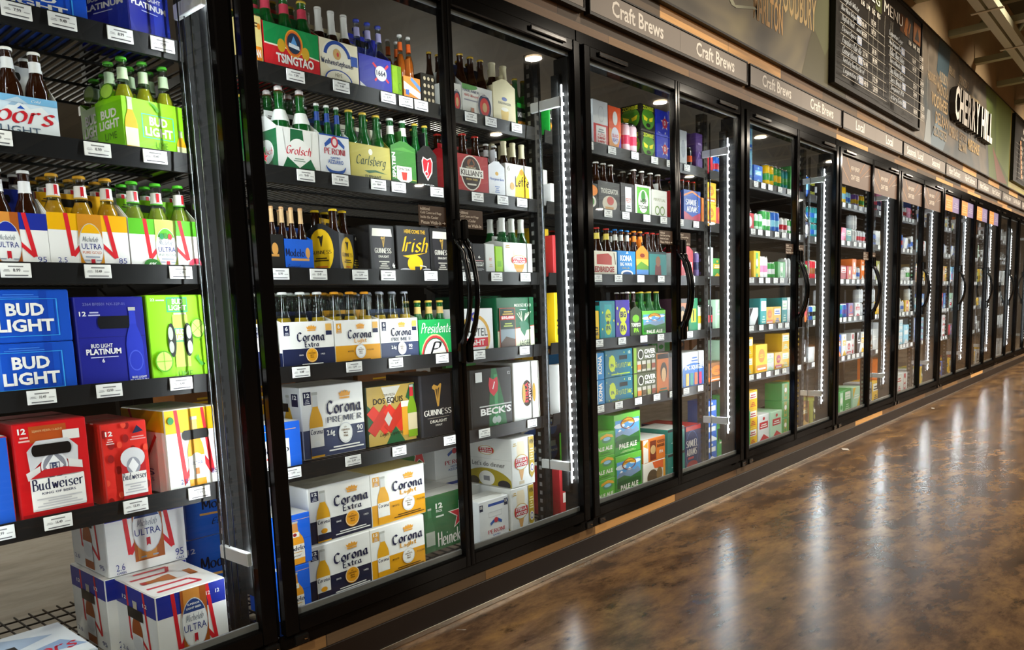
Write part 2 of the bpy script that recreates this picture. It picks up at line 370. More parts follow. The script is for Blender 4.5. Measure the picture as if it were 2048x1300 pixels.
def expand(items):
    """turn the drawing shorthand into polygons and lettering in face coordinates 0..1"""
    out = []
    for it in items:
        t = it[0]
        if t == 'r': x0, y0, x1, y1, c = it[1:]; out.append(([(x0, y0), (x1, y0), (x1, y1), (x0, y1)], [(0, 1, 2, 3)], c))
        elif t == 'e': q = ell(*it[1:5]); out.append((q, [tuple(range(len(q)))], it[5]))
        elif t == 'o':    # ring
            cx, cy, rx, ry, th, c = it[1:]; a, b = ell(cx, cy, rx, ry, 28), ell(cx, cy, rx*(1-th), ry*(1-th), 28); n = len(a)
            out.append((a+b, [(i, (i+1) % n, n+(i+1) % n, n+i) for i in range(n)], c))
        elif t == 'w':    # frame line
            x0, y0, x1, y1, th, c = it[1:]; tv = th
            for q in ((x0, y0, x1, y0+tv), (x0, y1-tv, x1, y1), (x0, y0, x0+th, y1), (x1-th, y0, x1, y1)):
                out.append(([(q[0], q[1]), (q[2], q[1]), (q[2], q[3]), (q[0], q[3])], [(0, 1, 2, 3)], c))
        elif t == 'p': out.append((it[1], [tuple(range(len(it[1])))], it[2]))
        elif t == 'l':    # polyline with width
            pts, wd, c = it[1:]
            for a, b in zip(pts, pts[1:]):
                L = math.hypot(b[0]-a[0], b[1]-a[1]) or 1; px, py = -(b[1]-a[1])/L*wd/2, (b[0]-a[0])/L*wd/2
                out.append(([(a[0]-px, a[1]-py), (b[0]-px, b[1]-py), (b[0]+px, b[1]+py), (a[0]+px, a[1]+py)], [(0, 1, 2, 3)], c))
        elif t == 't':
            s, x0, x1, y0, y1, c = it[1:7]; vs, fs = text_geo(s, it[7] if len(it) > 7 else 'b')
            out.append(([(x0+(x1-x0)*v[0], y0+(y1-y0)*v[1]) for v in vs], fs, c))
        elif t == 'v':    # lettering turned to read upward
            s, x0, x1, y0, y1, c = it[1:7]; vs, fs = text_geo(s, it[7] if len(it) > 7 else 'b')
            out.append(([(x1-(x1-x0)*v[1], y0+(y1-y0)*v[0]) for v in vs], fs, c))
        elif t == 'B':    # picture of a bottle: cx, y0, width, height, glass, label, neck
            cx, y0, wd, h, g, lab, nk = it[1:8]; k = wd/2
            sil = [(-1, 0), (1, 0), (1, .52), (.85, .62), (.42, .76), (.36, .97), (-.36, .97), (-.42, .76), (-.85, .62), (-1, .52)]
            out.append(([(cx+a*k, y0+b*h) for a, b in sil], [tuple(range(10))], g))
            out.append(([(cx-.4*k, y0+.78*h), (cx+.4*k, y0+.78*h), (cx+.36*k, y0+.97*h), (cx-.36*k, y0+.97*h)], [(0, 1, 2, 3)], nk))
            out.append(([(cx-.42*k, y0+.955*h), (cx+.42*k, y0+.955*h), (cx+.42*k, y0+h), (cx-.42*k, y0+h)], [(0, 1, 2, 3)], 'b8b8b0'))
            if lab: out.append(([(cx-k, y0+.14*h), (cx+k, y0+.14*h), (cx+k, y0+.46*h), (cx-k, y0+.46*h)], [(0, 1, 2, 3)], lab))
        elif t == 'C':    # crown
            cx, cy, wd, h, c = it[1:]; k = wd/2
            out.append(([(cx-k*.8, cy), (cx+k*.8, cy), (cx+k*.8, cy+h*.2), (cx-k*.8, cy+h*.2)], [(0, 1, 2, 3)], c))
            q = [(-.8, .28), (.8, .28), (1, .75), (.66, .62), (.45, .9), (.2, .7), (0, 1), (-.2, .7), (-.45, .9), (-.66, .62), (-1, .75)]
            out.append(([(cx+a*k, cy+b*h) for a, b in q], [tuple(range(11))], c))
        elif t == 'S':    # star
            cx, cy, rx, ry, c = it[1:]
            q = [(cx+(rx if i % 2 == 0 else rx*.4)*math.sin(i*PI/5), cy+(ry if i % 2 == 0 else ry*.4)*math.cos(i*PI/5)) for i in range(10)]
            out.append((q, [tuple(range(10))], c))
        elif t == 'q':    # rows of tiny print shown as short bars
            x0, x1, y0, y1, n, c = it[1:]
            for i in range(n):
                ya = y0+(y1-y0)*i/n; e = (x1-x0)*.12*((i*7) % 3)
                out.append(([(x0+e, ya), (x1-e, ya), (x1-e, ya+(y1-y0)/n*.5), (x0+e, ya+(y1-y0)/n*.5)], [(0, 1, 2, 3)], c))
    return out
def draw(mb, items, O, U, V, N, eps=.00022):
    O, U, V, N = map(Vector, (O, U, V, N))
    for i, (vs, fs, c) in enumerate(expand(items)):
        off = N*(eps*(i+1)+.0002)
        mb.tris([O+U*a+V*b+off for a, b in vs], fs, c)

# ------------------------------------------------------------------ the setting
PW = 1.55                       # one two-door cooler
K0, K1 = -1, 8
XA, XB = -3.2, 17.0
def struct(mb, name, **kw): return mb.build(name, kind='structure', **kw)
m = MB(); m.box(XA-3, -13, -.1, XB+12, .0, 0, 'floor'); struct(m, 'floor')
m = MB(); m.box(XA-3, .012, -.1, XB+12, 7.6, .001, 'concrete'); struct(m, 'floor_back')
m = MB(); m.box(XA-3, -.012, .004, XB, .03, .101, '1d140f', .002); struct(m, 'baseboard_front')
m = MB(); m.box(XA-3, -.017, .0005, XB, -.0125, .02, 'b0a89c/m', .001); struct(m, 'trim_1')
m = MB(); m.box(XA-3, -.006, .1015, XB, .05, .1385, 'wood'); struct(m, 'trim_2')
m = MB(); m.box(XA-3, .0, 2.2425, XB, .14, 2.53, 'wood'); struct(m, 'wall_front')
m = MB(); m.box(XA-3, .002, 2.5305, XB+6, .16, 4.75, 'beige'); struct(m, 'wall_upper')
m = MB(); m.box(XA-3, .17, 2.46, XB, 7.6, 2.56, '8a8176/r'); struct(m, 'ceiling_back')
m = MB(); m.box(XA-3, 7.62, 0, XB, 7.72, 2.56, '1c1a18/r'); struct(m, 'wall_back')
m = MB(); m.box(XB+6.05, -13, 0, XB+6.2, 7.6, 4.7, '6b6052/r'); struct(m, 'wall_right')
m = MB(); m.box(XA-3, -13.2, 0, XB+12, -13.02, 4.7, '3c342b/r'); struct(m, 'wall_left')
m = MB(); m.box(XA-3, -13, 4.76, XB+12, .3, 4.86, '43473a/r'); struct(m, 'ceiling')

# printed mural panels, the keg boards and the raised letters above the coolers
def mural(x0, x1, key, label, art):
    o = empty('mural_panel', (x0, 0, 2.53), label=label, category='wall graphic')
    m = MB(); m.box(0, -.022, 0, x1-x0, .0, 1.01, key, .003)
    draw(m, art, (0, -.022, 0), (x1-x0, 0, 0), (0, 0, 1.01), (0, -1, 0), .0003); m.build('print', o)
    m = MB(); m.box(0, -.03, -.012, x1-x0, .0, -.001, '1b1814'); m.box(0, -.03, 1.011, x1-x0, .0, 1.02, '2a241d'); m.build('edge_trim', o)
    return o
TAN = 'b09a70'
mural(-2.2, 4.72, 'mural_a', 'long brown and olive wall mural with tan town names, left of the first keg board', [
    ('p', [(.88, .0), (.9, .25), (.935, .6), (.95, 1), (1, 1), (1, 0)], '57543f'), ('p', [(.905, .35), (.925, .6), (.95, .62), (.955, .3), (.94, .2)], '66684c'),
    
    ('t', 'SICKLERVILLE', .66, .815, .34, .56, 'b49c70', 'b'), ('t', 'WOODBURY', .818, .914, .30, .50, 'c2a878', 'b'), ('t', 'MARLTON', .776, .836, .16, .33, 'c09a68', 'b'),
    ('l', [(.68, .2), (.72, .26), (.74, .16), (.78, .22)], .008, '9a9c88')])
mural(4.725, 11.3, 'mural_b', 'dark blue and brown wall mural of town names between the two keg boards', [
    ('p', [(.80, 0), (.74, 1), (1, 1), (1, 0)], '5f6e3c'), ('p', [(.86, .3), (.84, 1), (1, 1), (1, .1)], '74873f'), ('p', [(.88, 0), (.82, .38), (.9, .2), (.99, .02)], '8a5c4c'), ('p', [(.36, 0), (.4, .3), (.46, .12), (.44, 0)], '6b7c88'),
    ('p', [(.33, .0), (.345, .3), (.36, .3), (.37, .0)], '8f969a'), ('p', [(.4, 1), (.39, .7), (.45, .55), (.47, 1)], '41545f'),
    ('t', 'AUDUBON', .405, .455, .62, .72, 'b09c80'), ('t', 'MAGNOLIA', .395, .465, .50, .61, 'a89478'), ('t', 'HADDONFIELD', .34, .39, .56, .64, 'a08c70'), ('t', 'VOORHEES', .365, .462, .36, .48, 'b8a07c'),
    ('t', 'DELRAN', .39, .468, .22, .33, 'a89070'), ('t', 'SOMERDALE', .475, .535, .18, .29, 'b09878'), ('t', 'PENNSAUKEN', .61, .685, .62, .74, 'c0aa80'), ('t', 'CAMDEN', .69, .735, .58, .68, 'c8b488'),
    ('t', 'SPRINGDALE', .53, .6, .75, .84, 'a08c70'), ('t', 'ASHLAND', .46, .5, .76, .84, '9c8a70'), ('t', 'BERLIN', .52, .56, .66, .74, '9c8a70'), ('t', 'BELLMAWR', .545, .6, .1, .2, 'b8a078'),
    ('t', 'MAPLE SHADE', .61, .70, .16, .28, 'c8a870'), ('t', 'DEPTFORD', .545, .6, .21, .29, 'a89070'), ('t', 'CLEMENTON', .69, .735, .44, .54, 'c0a878'), ('t', 'GLOUCESTER', .38, .46, .1, .19, '9c8a70')])
mural(11.305, 19.5, 'mural_c', 'green and tan wall mural behind the farther keg board', [])
m = MB()
xc, z0, z1 = 7.80, 2.865, 3.195
tot = sum(.5 if c == ' ' else {'I': .45, 'L': .85, 'E': .88}.get(c, 1)+.14 for c in 'CHERRY HILL')
for c in 'CHERRY HILL':
    if c == ' ': xc += .5*1.95/tot; continue
    wd = {'I': .45, 'L': .85, 'E': .88}.get(c, 1)*1.95/tot; vs, fs = text_geo(c, 'k'); P = lambda t, y: (xc+wd*t[0], y, z0+(z1-z0)*t[1])
    m.tris([P(v, -.085) for v in vs], fs, 'f6f2ea')
    ed = {(p, q) for f in fs for p, q in zip(f, f[1:]+f[:1])}
    for p, q in ed:
        if (q, p) not in ed: m.poly([P(vs[p], -.085), P(vs[q], -.085), P(vs[q], -.031), P(vs[p], -.031)], '1d1a17')
    xc += wd+.14*1.95/tot
m.build('raised_lettering', label='white raised capital letters spelling a town name on the blue mural', category='sign')
def keg_board(x0, x1, z0, z1, label, far=False):
    o = empty('keg_menu_board', (x0, -.024, z0), label=label, category='menu board'); W, H = x1-x0, z1-z0
    m = MB(); m.box(0, -.03, 0, W, -.003, H, '211e1c', .004)
    art = [('r', 0, .765, 1, 1, '2a2522'), ('r', .40, .765, .47, 1, '4c5230'), ('r', .70, .765, .83, .92, '5b3a22'), ('e', .79, .88, .018, .05, 'b0703a'), ('e', .78, .80, .016, .04, 'a8642c'), ('l', [(.755, .78), (.775, .9)], .008, 'c98040'), ('l', [(.815, .80), (.835, .90)], .012, 'b0703a'), ('r', .88, .77, .985, .95, '7a4a24'), ('p', [(.90, .80), (.94, .92), (.97, .80)], '2a2522'),
           ('t', 'KEG', .30, .44, .80, .895, 'f2eee4', 'n'), ('t', 'MENU', .49, .725, .80, .895, 'f2eee4', 'n')]
    names = ['Allagash White', 'Blue Moon Belgian White', 'Dogfish Head 60 minute', 'Elysian Space Dust', 'Founders Pale Ale', 'Goose Island IPA', 'Kentucky Bourbon Barrel', 'Lagunitas IPA']
    name2 = ['Lagunitas Lager', 'New Belgium Fat Tire', 'Oskar Blues Dales', 'Sierra Nevada Hazy', 'Sam Adams Boston', 'Sierra Nevada Pale', 'Sixpoint IPA', 'Victory Golden']
    ln = 'b8b4a8'; x = [.02, .225, .275, .325, .40, .47, .49, .80, .85, .91, .985]
    for i, t in enumerate(('1/6', '1/4', '1/2', 'KEG')): art.append(('t', t, .235+.057*i, .27+.057*i, .70, .74, 'f2eee4', 'b'))
    for i, t in enumerate(('1/6', '1/4', '1/2')): art.append(('t', t, .81+.06*i, .845+.06*i, .70, .74, 'f2eee4', 'b'))
    for c0, nn, px in ((.03, names, (.23, .335)), (.50, name2, (.805, .915))):
        for i, t in enumerate(nn):
            y = .595-.078*i
            art.append(('r', c0-.01, y-.012, c0+.465, y-.008, ln))
            if not far: art.append(('t', t, c0, c0+.12+.004*len(t), y, y+.058, 'c4ccd4', 's'))
            for k, q in enumerate(px):
                if (i+k) % 3: art.append(('t', '%d.99' % (69+((i*37+k*61) % 180)), q, q+.05, y+.005, y+.05, 'f0ece4', 'n'))
            if i % 2 == 1 or far: art.append(('r', c0+.15, y, c0+.195, y+.062, 'e8943c' if far else '8fa0c0')); art.append(('t', 'SPECIAL', c0+.152, c0+.193, y+.03, y+.05, 'f4f0ea', 'b')); art.append(('t', 'ORDER', c0+.155, c0+.19, y+.008, y+.026, 'f4f0ea', 'b'))
    for q in x[1:]: art.append(('r', q-.0008, .03, q+.0008, .69, ln))
    draw(m, art, (0, -.03, 0), (W, 0, 0), (0, 0, H), (0, -1, 0), .0007); m.build('board', o)
    m = MB(); m.box(-.02, -.04, -.02, W+.02, -.0005, -.001, '0f0d0c'); m.box(-.02, -.04, H+.001, W+.02, -.0005, H+.02, '0f0d0c')
    m.box(-.02, -.04, -.001, -.001, -.0005, H+.001, '0f0d0c'); m.box(W+.001, -.04, -.001, W+.02, -.0005, H+.001, '0f0d0c'); m.build('frame', o)
keg_board(4.40, 6.56, 2.59, 3.47, 'black keg price board with chalk style handwriting above the fourth cooler')
keg_board(11.40, 13.6, 2.64, 3.48, 'farther black keg price board with orange order tags', True)

# aisle signs over each cooler
SIGN = {-1: ('', ''), 0: ('', ''), 1: ('Craft Brews',)*2, 2: ('Craft Brews',)*2, 3: ('Local', 'Local'), 4: ('Seasonal / Local', 'Seasonal'), 5: ('Hard Seltzers',)*2, 6: ('Hard Seltzers',)*2, 7: ('Cold Wine, Beer',)*2, 8: ('Cold Wine, Beer',)*2}
ORD = {-1: 'first', 0: 'second', 1: 'third', 2: 'fourth', 3: 'fifth', 4: 'sixth', 5: 'seventh', 6: 'eighth', 7: 'ninth', 8: 'tenth'}
for k in range(K0, K1+1):
    x0 = k*PW+.018; W = PW-.045
    o = empty('aisle_sign', (x0, -.001, 2.325), label='grey aisle sign with white lettering above the %s cooler from the left' % ORD[k], category='sign', group='aisle signs above the coolers')
    m = MB(); m.box(0, -.028, 0, W, 0, .105, '8a827c', .003)
    art = [('r', .4995, 0, .5005, 1, '6d6560')]
    for i, t in enumerate(SIGN[k]):
        if not t: continue
        wd = min(.026*len(t), .36); cx = (.25, .75)[i]
        art.append(('t', t, cx-wd/2, cx+wd/2, .2, .84, 'f6f2ec', 'b'))
    draw(m, art, (0, -.028, 0), (W, 0, 0), (0, 0, .105), (0, -1, 0)); m.build('sign_face', o)
    m = MB(); m.box(-.006, -.031, -.012, W+.006, .001, -.0005, '1a1714'); m.box(-.006, -.031, .1055, W+.006, .001, .112, '1a1714'); m.box(-.006, -.031, -.0005, -.0005, .001, .1055, '1a1714'); m.box(W+.0005, -.031, -.0005, W+.006, .001, .1055, '1a1714'); m.build('sign_frame', o)

# roof joists, deck beam
for i, x in enumerate([2.8, 4.05, 5.3, 6.55, 7.85, 9.1, 10.4, 11.7, 13.0, 14.3, 15.6]):
    o = empty('roof_joist', (x, 0, 3.66), label='grey steel roof joist with zigzag web, number %s from the camera end' % ['one', 'two', 'three', 'four', 'five', 'six', 'seven', 'eight', 'nine', 'ten', 'eleven'][i], category='roof joist', group='steel roof joists')
    m = MB(); m.box(-.05, -12.9, 0, .05, -.0, .012, '9ea48c'); m.box(-.05, -12.9, .012, -.04, -.0, .06, '9ea48c'); m.build('bottom_chord', o)
    m = MB(); m.box(-.06, -12.9, .98, .06, -.0, 1.09, '858a76'); m.build('top_chord', o)
    m = MB(); y = -.25; a = 0
    while y > -8:
        p, q = (y, .03), (y-.62, .99)
        if a: p, q = (y, .99), (y-.62, .03)
        m.tube([(0, p[0], p[1]), (0, q[0], q[1])], .018, '9ea48c', 6); y -= .62; a = 1-a
    m.build('web', o)
m = MB()
for dx in (-.04, .055): m.box(-3, -.52+dx, 3.58, 22, -.45+dx, 3.645, 'a0a08a')
for i in range(16): m.box(i*1.4-.02, -.60, 3.572, i*1.4+.02, -.35, 3.579, 'b0a992')
m.build('ceiling_channel', label='pair of parallel grey steel channels hanging under the roof joists', category='steel channel')

# store lamps: warm flood heads on the aisle ceiling
LP = [(x, -3.0) for x in (-3.2, 4.9, 7.3, 10.2, 13.2, 16.2, 19.2)]+[(x, -5.4) for x in (-5.5, 7.0, 12.5, 18, 23.4)]+[(x, -9.2) for x in (-3, 9, 15, 21)]
for x, y in LP:
    o = empty('ceiling_lamp', (x, y, 3.5), label='warm white ceiling lamp hanging over the store floor', category='lamp', group='warm ceiling lamps over the store floor')
    m = MB(); m.lathe([(.10, .30), (.13, .26), (.15, .06), (.15, .05)], '3a3833', 20); m.tube([(0, 0, .30), (0, 0, 1.25)], .01, '3a3833'); m.build('housing', o)
    m = MB(); m.lathe([(.08, .040), (.08, .049)], 'ffdcae/e10', 20); m.build('diffuser', o)
    light('lamp_light', 'AREA', (0, 0, .03), (0, 0, -1), LAMP_W, (1, .88, .72), o, shape='DISK', size=.15)
for x, y, e in ((-.6, 3.2, 1.0), (2.6, 2.0, .5), (7.2, 2.0, .4)):
    o = empty('walk_in_lamp', (x, y, 2.36), label='white lamp on the low ceiling of the walk-in behind the shelves', category='lamp', group='walk-in ceiling lamps')
    m = MB(); m.box(-.3, -.07, .02, .3, .07, .097, 'd8d8d4', .01); m.box(-.28, -.05, .008, .28, .05, .0195, 'fff2e0/e6'); m.build('fixture', o)
    if e == 1: light('walk_in_light', 'AREA', (0, 0, 0), (0, 0, -1), WALK_W, (1, .93, .82), o, shape='RECTANGLE', size=.5, size_y=.1)
    else: light('walk_in_light', 'POINT', (0, 0, -.12), (0, 0, -1), WALK_W*e, (1, .93, .82), o, shadow_soft_size=.08)
for i, x in enumerate((-1.2, 2.7, 5.0, 7.1, 9.3, 12.5)):
    o = empty('spot_lamp', (x, -1.5, 4.0), label='warm track spotlight aimed at the wall mural', category='lamp', group='track spotlights on the murals')
    m = MB(); m.lathe([(.03, .1), (.05, .02), (.055, -.1), (.05, -.1)], '2b2a28', 12); m.build('housing', o)
    light('spot_light', 'SPOT', (0, .06, -.11), (0, 1.5, -1.32), SPOT_W, (1, .86, .66), o, spot_size=1.5, spot_blend=.8, shadow_soft_size=.05)

# ------------------------------------------------------------------ the coolers
BLK = 'black_enamel'
SHELF_Z = [1.885, 1.582, 1.270, .957, .634]
def cooler_frame(k):
    x0 = k*PW; who = ORD[k]
    o = empty('cooler_cabinet', (x0, 0, 0), label='black metal case of the %s two-door cooler from the left' % who, category='cooler frame', group='black cooler frames')
    m = MB(); m.box(-.0575, -.006, 2.187, PW-.058, .10, 2.2415, BLK, .004); m.box(-.0575, .0, 2.15, PW-.058, .10, 2.186, BLK, .003); m.build('header', o)
    m = MB(); m.box(-.0575, -.012, .139, PW-.058, .10, .187, BLK, .005); m.build('sill', o)
    m = MB(); m.box(PW-.056, .003, .188, PW-.043, .115, 2.149, '101011/r', .002); m.build('mullion', o)
    if 1:
        m = MB(); m.box(PW-.078, .071, .30, PW-.0565, .115, 2.08, '141516/r', .002)
        m.box(PW-.070, .064, .34, PW-.063, .0705, 2.04, 'f4f8ff/e5', .002); m.build('led_strip', o)
        m = MB()
        for a in range(44): z = .36+a*.038; m.box(PW-.072, .0595, z, PW-.062, .0617, z+.010, 'ffffff/e40')
        m.build('led_beads', o)
    m = MB()
    for dx, dy in ((.06, .15), (.035, .165), (.01, .18)): m.tube([(PW-.058-dx, dy, .2), (PW-.058-dx, dy, 2.13)], .0022, '6f7478/m', 6)
    m.build('lens_rods', o)
    light('led_light', 'AREA', (PW-.0785, .075, 1.19), (-1, .55, 0), LED_W, (.93, .97, 1), o, shape='RECTANGLE', size=.009, size_y=1.72)
    light('led_light', 'AREA', (PW-.030, .075, 1.19), (1, .55, 0), LED_W*.8, (.93, .97, 1), o, shape='RECTANGLE', size=.03, size_y=1.72)
    m = MB(); m.box(PW/2-.04, .003, .188, PW/2-.010, .0155, 2.149, '101011/r', .002); m.box(PW/2-.032, .0155, .3, PW/2-.018, .0172, 2.08, 'e8ecf0/r'); m.build('mullion', o)  # added thin centre post, out of sight behind the door stiles, carrying the extra light
    light('led_light', 'AREA', (PW/2-.025, .0182, 1.19), (0, 1, 0), LED_W*.62, (.93, .97, 1), o, shape='RECTANGLE', size=.010, size_y=1.72)  # added unseen light that brightens the goods in the middle of the cooler
    for z in (.40, 1.945):
        m = MB(); m.box(PW-.100, .055, z, PW-.0845, .212, z+.04, 'd4d6d8/r', .002); m.build('bracket', o)
        b = o.children[-1]
        m = MB()
        for q in (.25,): m.lathe([(.004, 0), (.004, .002)], '8a8a8a/m', 8, (PW-.092, .20, z+.0405))
        m.build('screw', b)
    return o
def cooler_door(k, side):
    xa, xb = (k*PW-.045, k*PW+.726) if side == 0 else (k*PW+.7295, k*PW+PW-.0725)
    gx0, gx1 = (.045, .671) if side == 0 else (.0185, xb-xa-.045)
    where = ('left', 'right')[side]; W = xb-xa
    o = empty('cooler_door', (xa, 0, .1895), label='black framed glass %s door of the %s cooler from the left' % (where, ORD[k]), category='door', group='glass cooler doors')
    if side == 0: gx0, gx1 = .045, W-.022
    H = 1.994
    m = MB()
    m.box(0, -.036, 0, gx0, -.001, H, BLK, .004); m.box(gx1, -.036, 0, W, -.001, H, BLK, .004)
    m.box(gx0, -.034, 0, gx1, -.001, .046, BLK, .004); m.box(gx0, -.034, H-.046, gx1, -.001, H, BLK, .004)
    m.build('door_frame', o)
    m = MB(); m.box(gx0-.001, -.016, .047, gx1+.001, -.011, H-.047, 'pane'); gp = m.build('glass_pane', o)
    m = MB(); m.box(gx0, -.0105, .0465, gx1, -.002, .066, '7d7f82', .001); m.box(gx0, -.0105, H-.06, gx1, -.002, H-.0465, '8d9298', .001); m.build('spacer', o)
    hx = W-.012 if side == 0 else .022
    m = MB(); path = [(hx, -.036-.062*math.sin(PI*t/12)**.75, .79+.40*t/12) for t in range(13)]
    m.tube(path, [.013, .0125, .011, .0095, .009, .009, .009, .009, .009, .0095, .011, .0125, .013], '090909/g', 10)
    for z in (.745, 1.165): m.box(hx-.013, -.060, z, hx+.013, -.0365, z+.075, '090909/g', .006)
    m.build('handle', o)
    m = MB(); m.box(.10 if side == 0 else W-.32, -.046, H-.03, .32 if side == 0 else W-.10, -.0365, H-.012, '141414/g', .003); m.build('closer_arm', o)
    m = MB(); hx = .02 if side == 0 else W-.05; m.box(hx, -.05, -.03, hx+.045, -.037, .0, '161616/g', .003); m.lathe([(.006, 0), (.006, .003)], 'b08860/m', 8, (hx+.03, -.052, -.015)); m.build('hinge', o)
    if k <= 3 and k >= 0:
        m = MB(); sx = gx1-.135 if side == 0 else gx0+.005
        art = [('t', 'Additional', .05, .4, .76, .92, 'f0e8dc', 'b'), ('t', 'Cold Cases and Kegs', .05, .82, .55, .71, 'f0e8dc', 'b'), ('t', 'Inside the Cooler', .05, .7, .35, .5, 'f0e8dc', 'b'),
               ('t', 'Please Walk-In', .06 if side == 0 else .18, .8 if side == 0 else .92, .07, .25, 'f0e8dc', 'b')]
        ax = .84 if side == 0 else .05
        art += [('r', ax, .14, ax+.1, .18, 'f0e8dc'), ('p', [(ax+.07, .08), (ax+.13, .16), (ax+.07, .24)] if side == 0 else [(ax+.05, .08), (ax-.01, .16), (ax+.05, .24)], 'f0e8dc')]
        zz = 1.215; m.box(sx, -.0185, zz, sx+.125, -.0165, zz+.065, '4a3524'); draw(m, art, (sx, -.0185, zz), (.125, 0, 0), (0, 0, .065), (0, -1, 0)); m.build('sticker', gp)
    if k in (3, 4):
        m = MB(); zz = H-.047-.2
        art = [('l', [(0, .75), (.3, .12)], .012, 'd8a468'), ('l', [(.2, 1), (.34, .5)], .012, 'd8a468'), ('l', [(.62, .55), (.8, 1)], .012, 'd09058'), ('l', [(.66, .4), (.98, .9)], .012, 'c08a5c'), ('l', [(.8, .5), (.99, .62)], .02, 'c8b8a8'),
               ('t', 'NEW JERSEY', .33, .62, .55, .74, 'e8ddd0', 'b'), ('t', 'CRAFT BEER', .33, .62, .24, .43, 'e8ddd0', 'b')]
        m.box(gx0+.002, -.0185, zz, gx1-.002, -.0165, H-.05, '6b5548'); draw(m, art, (gx0+.002, -.0185, zz), (gx1-gx0-.004, 0, 0), (0, 0, .196), (0, -1, 0)); m.build('header_decal', gp)
    if k in (5, 6):
        m = MB(); zz = H-.047-.16
        m.box(gx0+.002, -.0185, zz, gx1-.002, -.0165, H-.05, '8d80b4')
        draw(m, [('r', .12, 0, .56, 1, 'f09838'), ('q', .16, .52, .2, .8, 4, 'f4c080'), ('q', .62, .95, .3, .7, 3, 'b4acd0')], (gx0+.002, -.0185, zz), (gx1-gx0-.004, 0, 0), (0, 0, .156), (0, -1, 0)); m.build('header_decal', gp)
PRICE = {}
def tag_mesh(i):
    if i not in PRICE:
        m = MB(); m.box(0, -.0035, 0, .066, -.0003, .035, 'f4f4f2', .0008)
        pr = ['7.99', '9.49', '8.99', '10.49', '12.99', '16.49', '13.99', '5.99'][i % 8]
        draw(m, [('q', .25, .75, .72, .9, 1, '8a8a8a'), ('t', pr, .4, .64, .4, .62, '55555a', 'b'), ('q', .08, .3, .42, .6, 2, 'a8a8a8'), ('q', .72, .92, .42, .55, 1, 'b0b0b0'), ('q', .12, .88, .12, .26, 1, '5a5a60')], (0, -.0035, 0), (.066, 0, 0), (0, 0, .035), (0, -1, 0))
        PRICE[i] = m.mesh('price_tag')
    return PRICE[i]
SHN = ['top', 'second', 'third', 'fourth', 'fifth']
def shelves(k, tags):
    for j, z in enumerate(SHELF_Z):
        x0, x1 = k*PW-.016, k*PW+PW-.085; W = x1-x0
        o = empty('cooler_shelf', (x0, .2, z), label='black wire shelf, %s from top, in the %s cooler from the left' % (SHN[j], ORD[k]), category='shelf', group='black wire cooler shelves')
        m = MB()
        for a in range(64): xx = .012+a*(W-.024)/63; m.box(xx-.0042, .02, -.018, xx+.0042, .74, -.0135, '1c1c1d')
        for yy in (.03, .26, .5, .73): m.box(0, yy, -.026, W, yy+.008, -.0185, '1c1c1d')
        m.build('wire_deck', o)
        m = MB(); m.prism([(0, 0, .003), (0, .004, .003), (0, .012, -.042), (0, .02, -.046), (0, .02, -.05), (0, .004, -.05)][::-1], (W, 0, 0), '131314')
        r = m.build('price_rail', o)
        for n, (tx, pi) in enumerate(tags(k, j)):
            if 0 < tx-x0 < W-.05: link('price_tag', tag_mesh(pi), r, (tx-x0, -.0008, -.036))
        m = MB()
        for xx in (.004, W-.012):
            m.prism([(xx, .05, -.03), (xx, .74, -.03), (xx, .74, -.06), (xx, .5, -.075), (xx, .05, -.045)], (.006, 0, 0), '1a1a1b')
        m.build('bracket', o)
def uprights(k):
    x = k*PW+PW-.045
    o = empty('shelf_upright', (x, .215, 0), label='slotted black upright at the right end of the %s cooler shelves' % ORD[k], category='shelf post', group='slotted shelf uprights')
    m = MB(); m.box(-.025, .0, .10, .025, .012, 2.2, '161617', .002); m.box(-.025, .012, .10, -.021, .05, 2.2, '161617'); m.box(.021, .012, .10, .025, .05, 2.2, '161617'); m.build('post', o)
    m = MB()
    for a in range(52): z = .15+a*.039; m.box(-.008, -.001, z, .004, -.0002, z+.018, '000000/r'); m.box(-.0265, .02, z, -.0253, .035, z+.018, 'b8bcc0/m')
    m.build('slots', o)
    m = MB(); m.box(-.0245, .70, .10, .0245, .74, 2.2, '161617', .002); m.build('post', o)
def bottom_rack(k):
    x0 = k*PW-.016; W = PW-.064
    o = empty('bottom_rack', (x0, .07, .085), label='black wire floor rack at the bottom of the %s cooler' % ORD[k], category='rack', group='black wire floor racks')
    m = MB()
    for a in range(34): xx = .01+a*(W-.02)/33; m.box(xx-.002, 0, .04, xx+.002, .95, .045, '0f0e0e')
    for a in range(13): yy = .02+a*.075; m.box(0, yy-.002, .0345, W, yy+.003, .0395, '0f0e0e')
    m.build('wire_deck', o)
    m = MB()
    for xx in (.02, W-.04):
        for yy in (.05, .85): m.box(xx, yy, -.083, xx+.02, yy+.02, .034, '0f0e0e')
    m.build('foot', o)

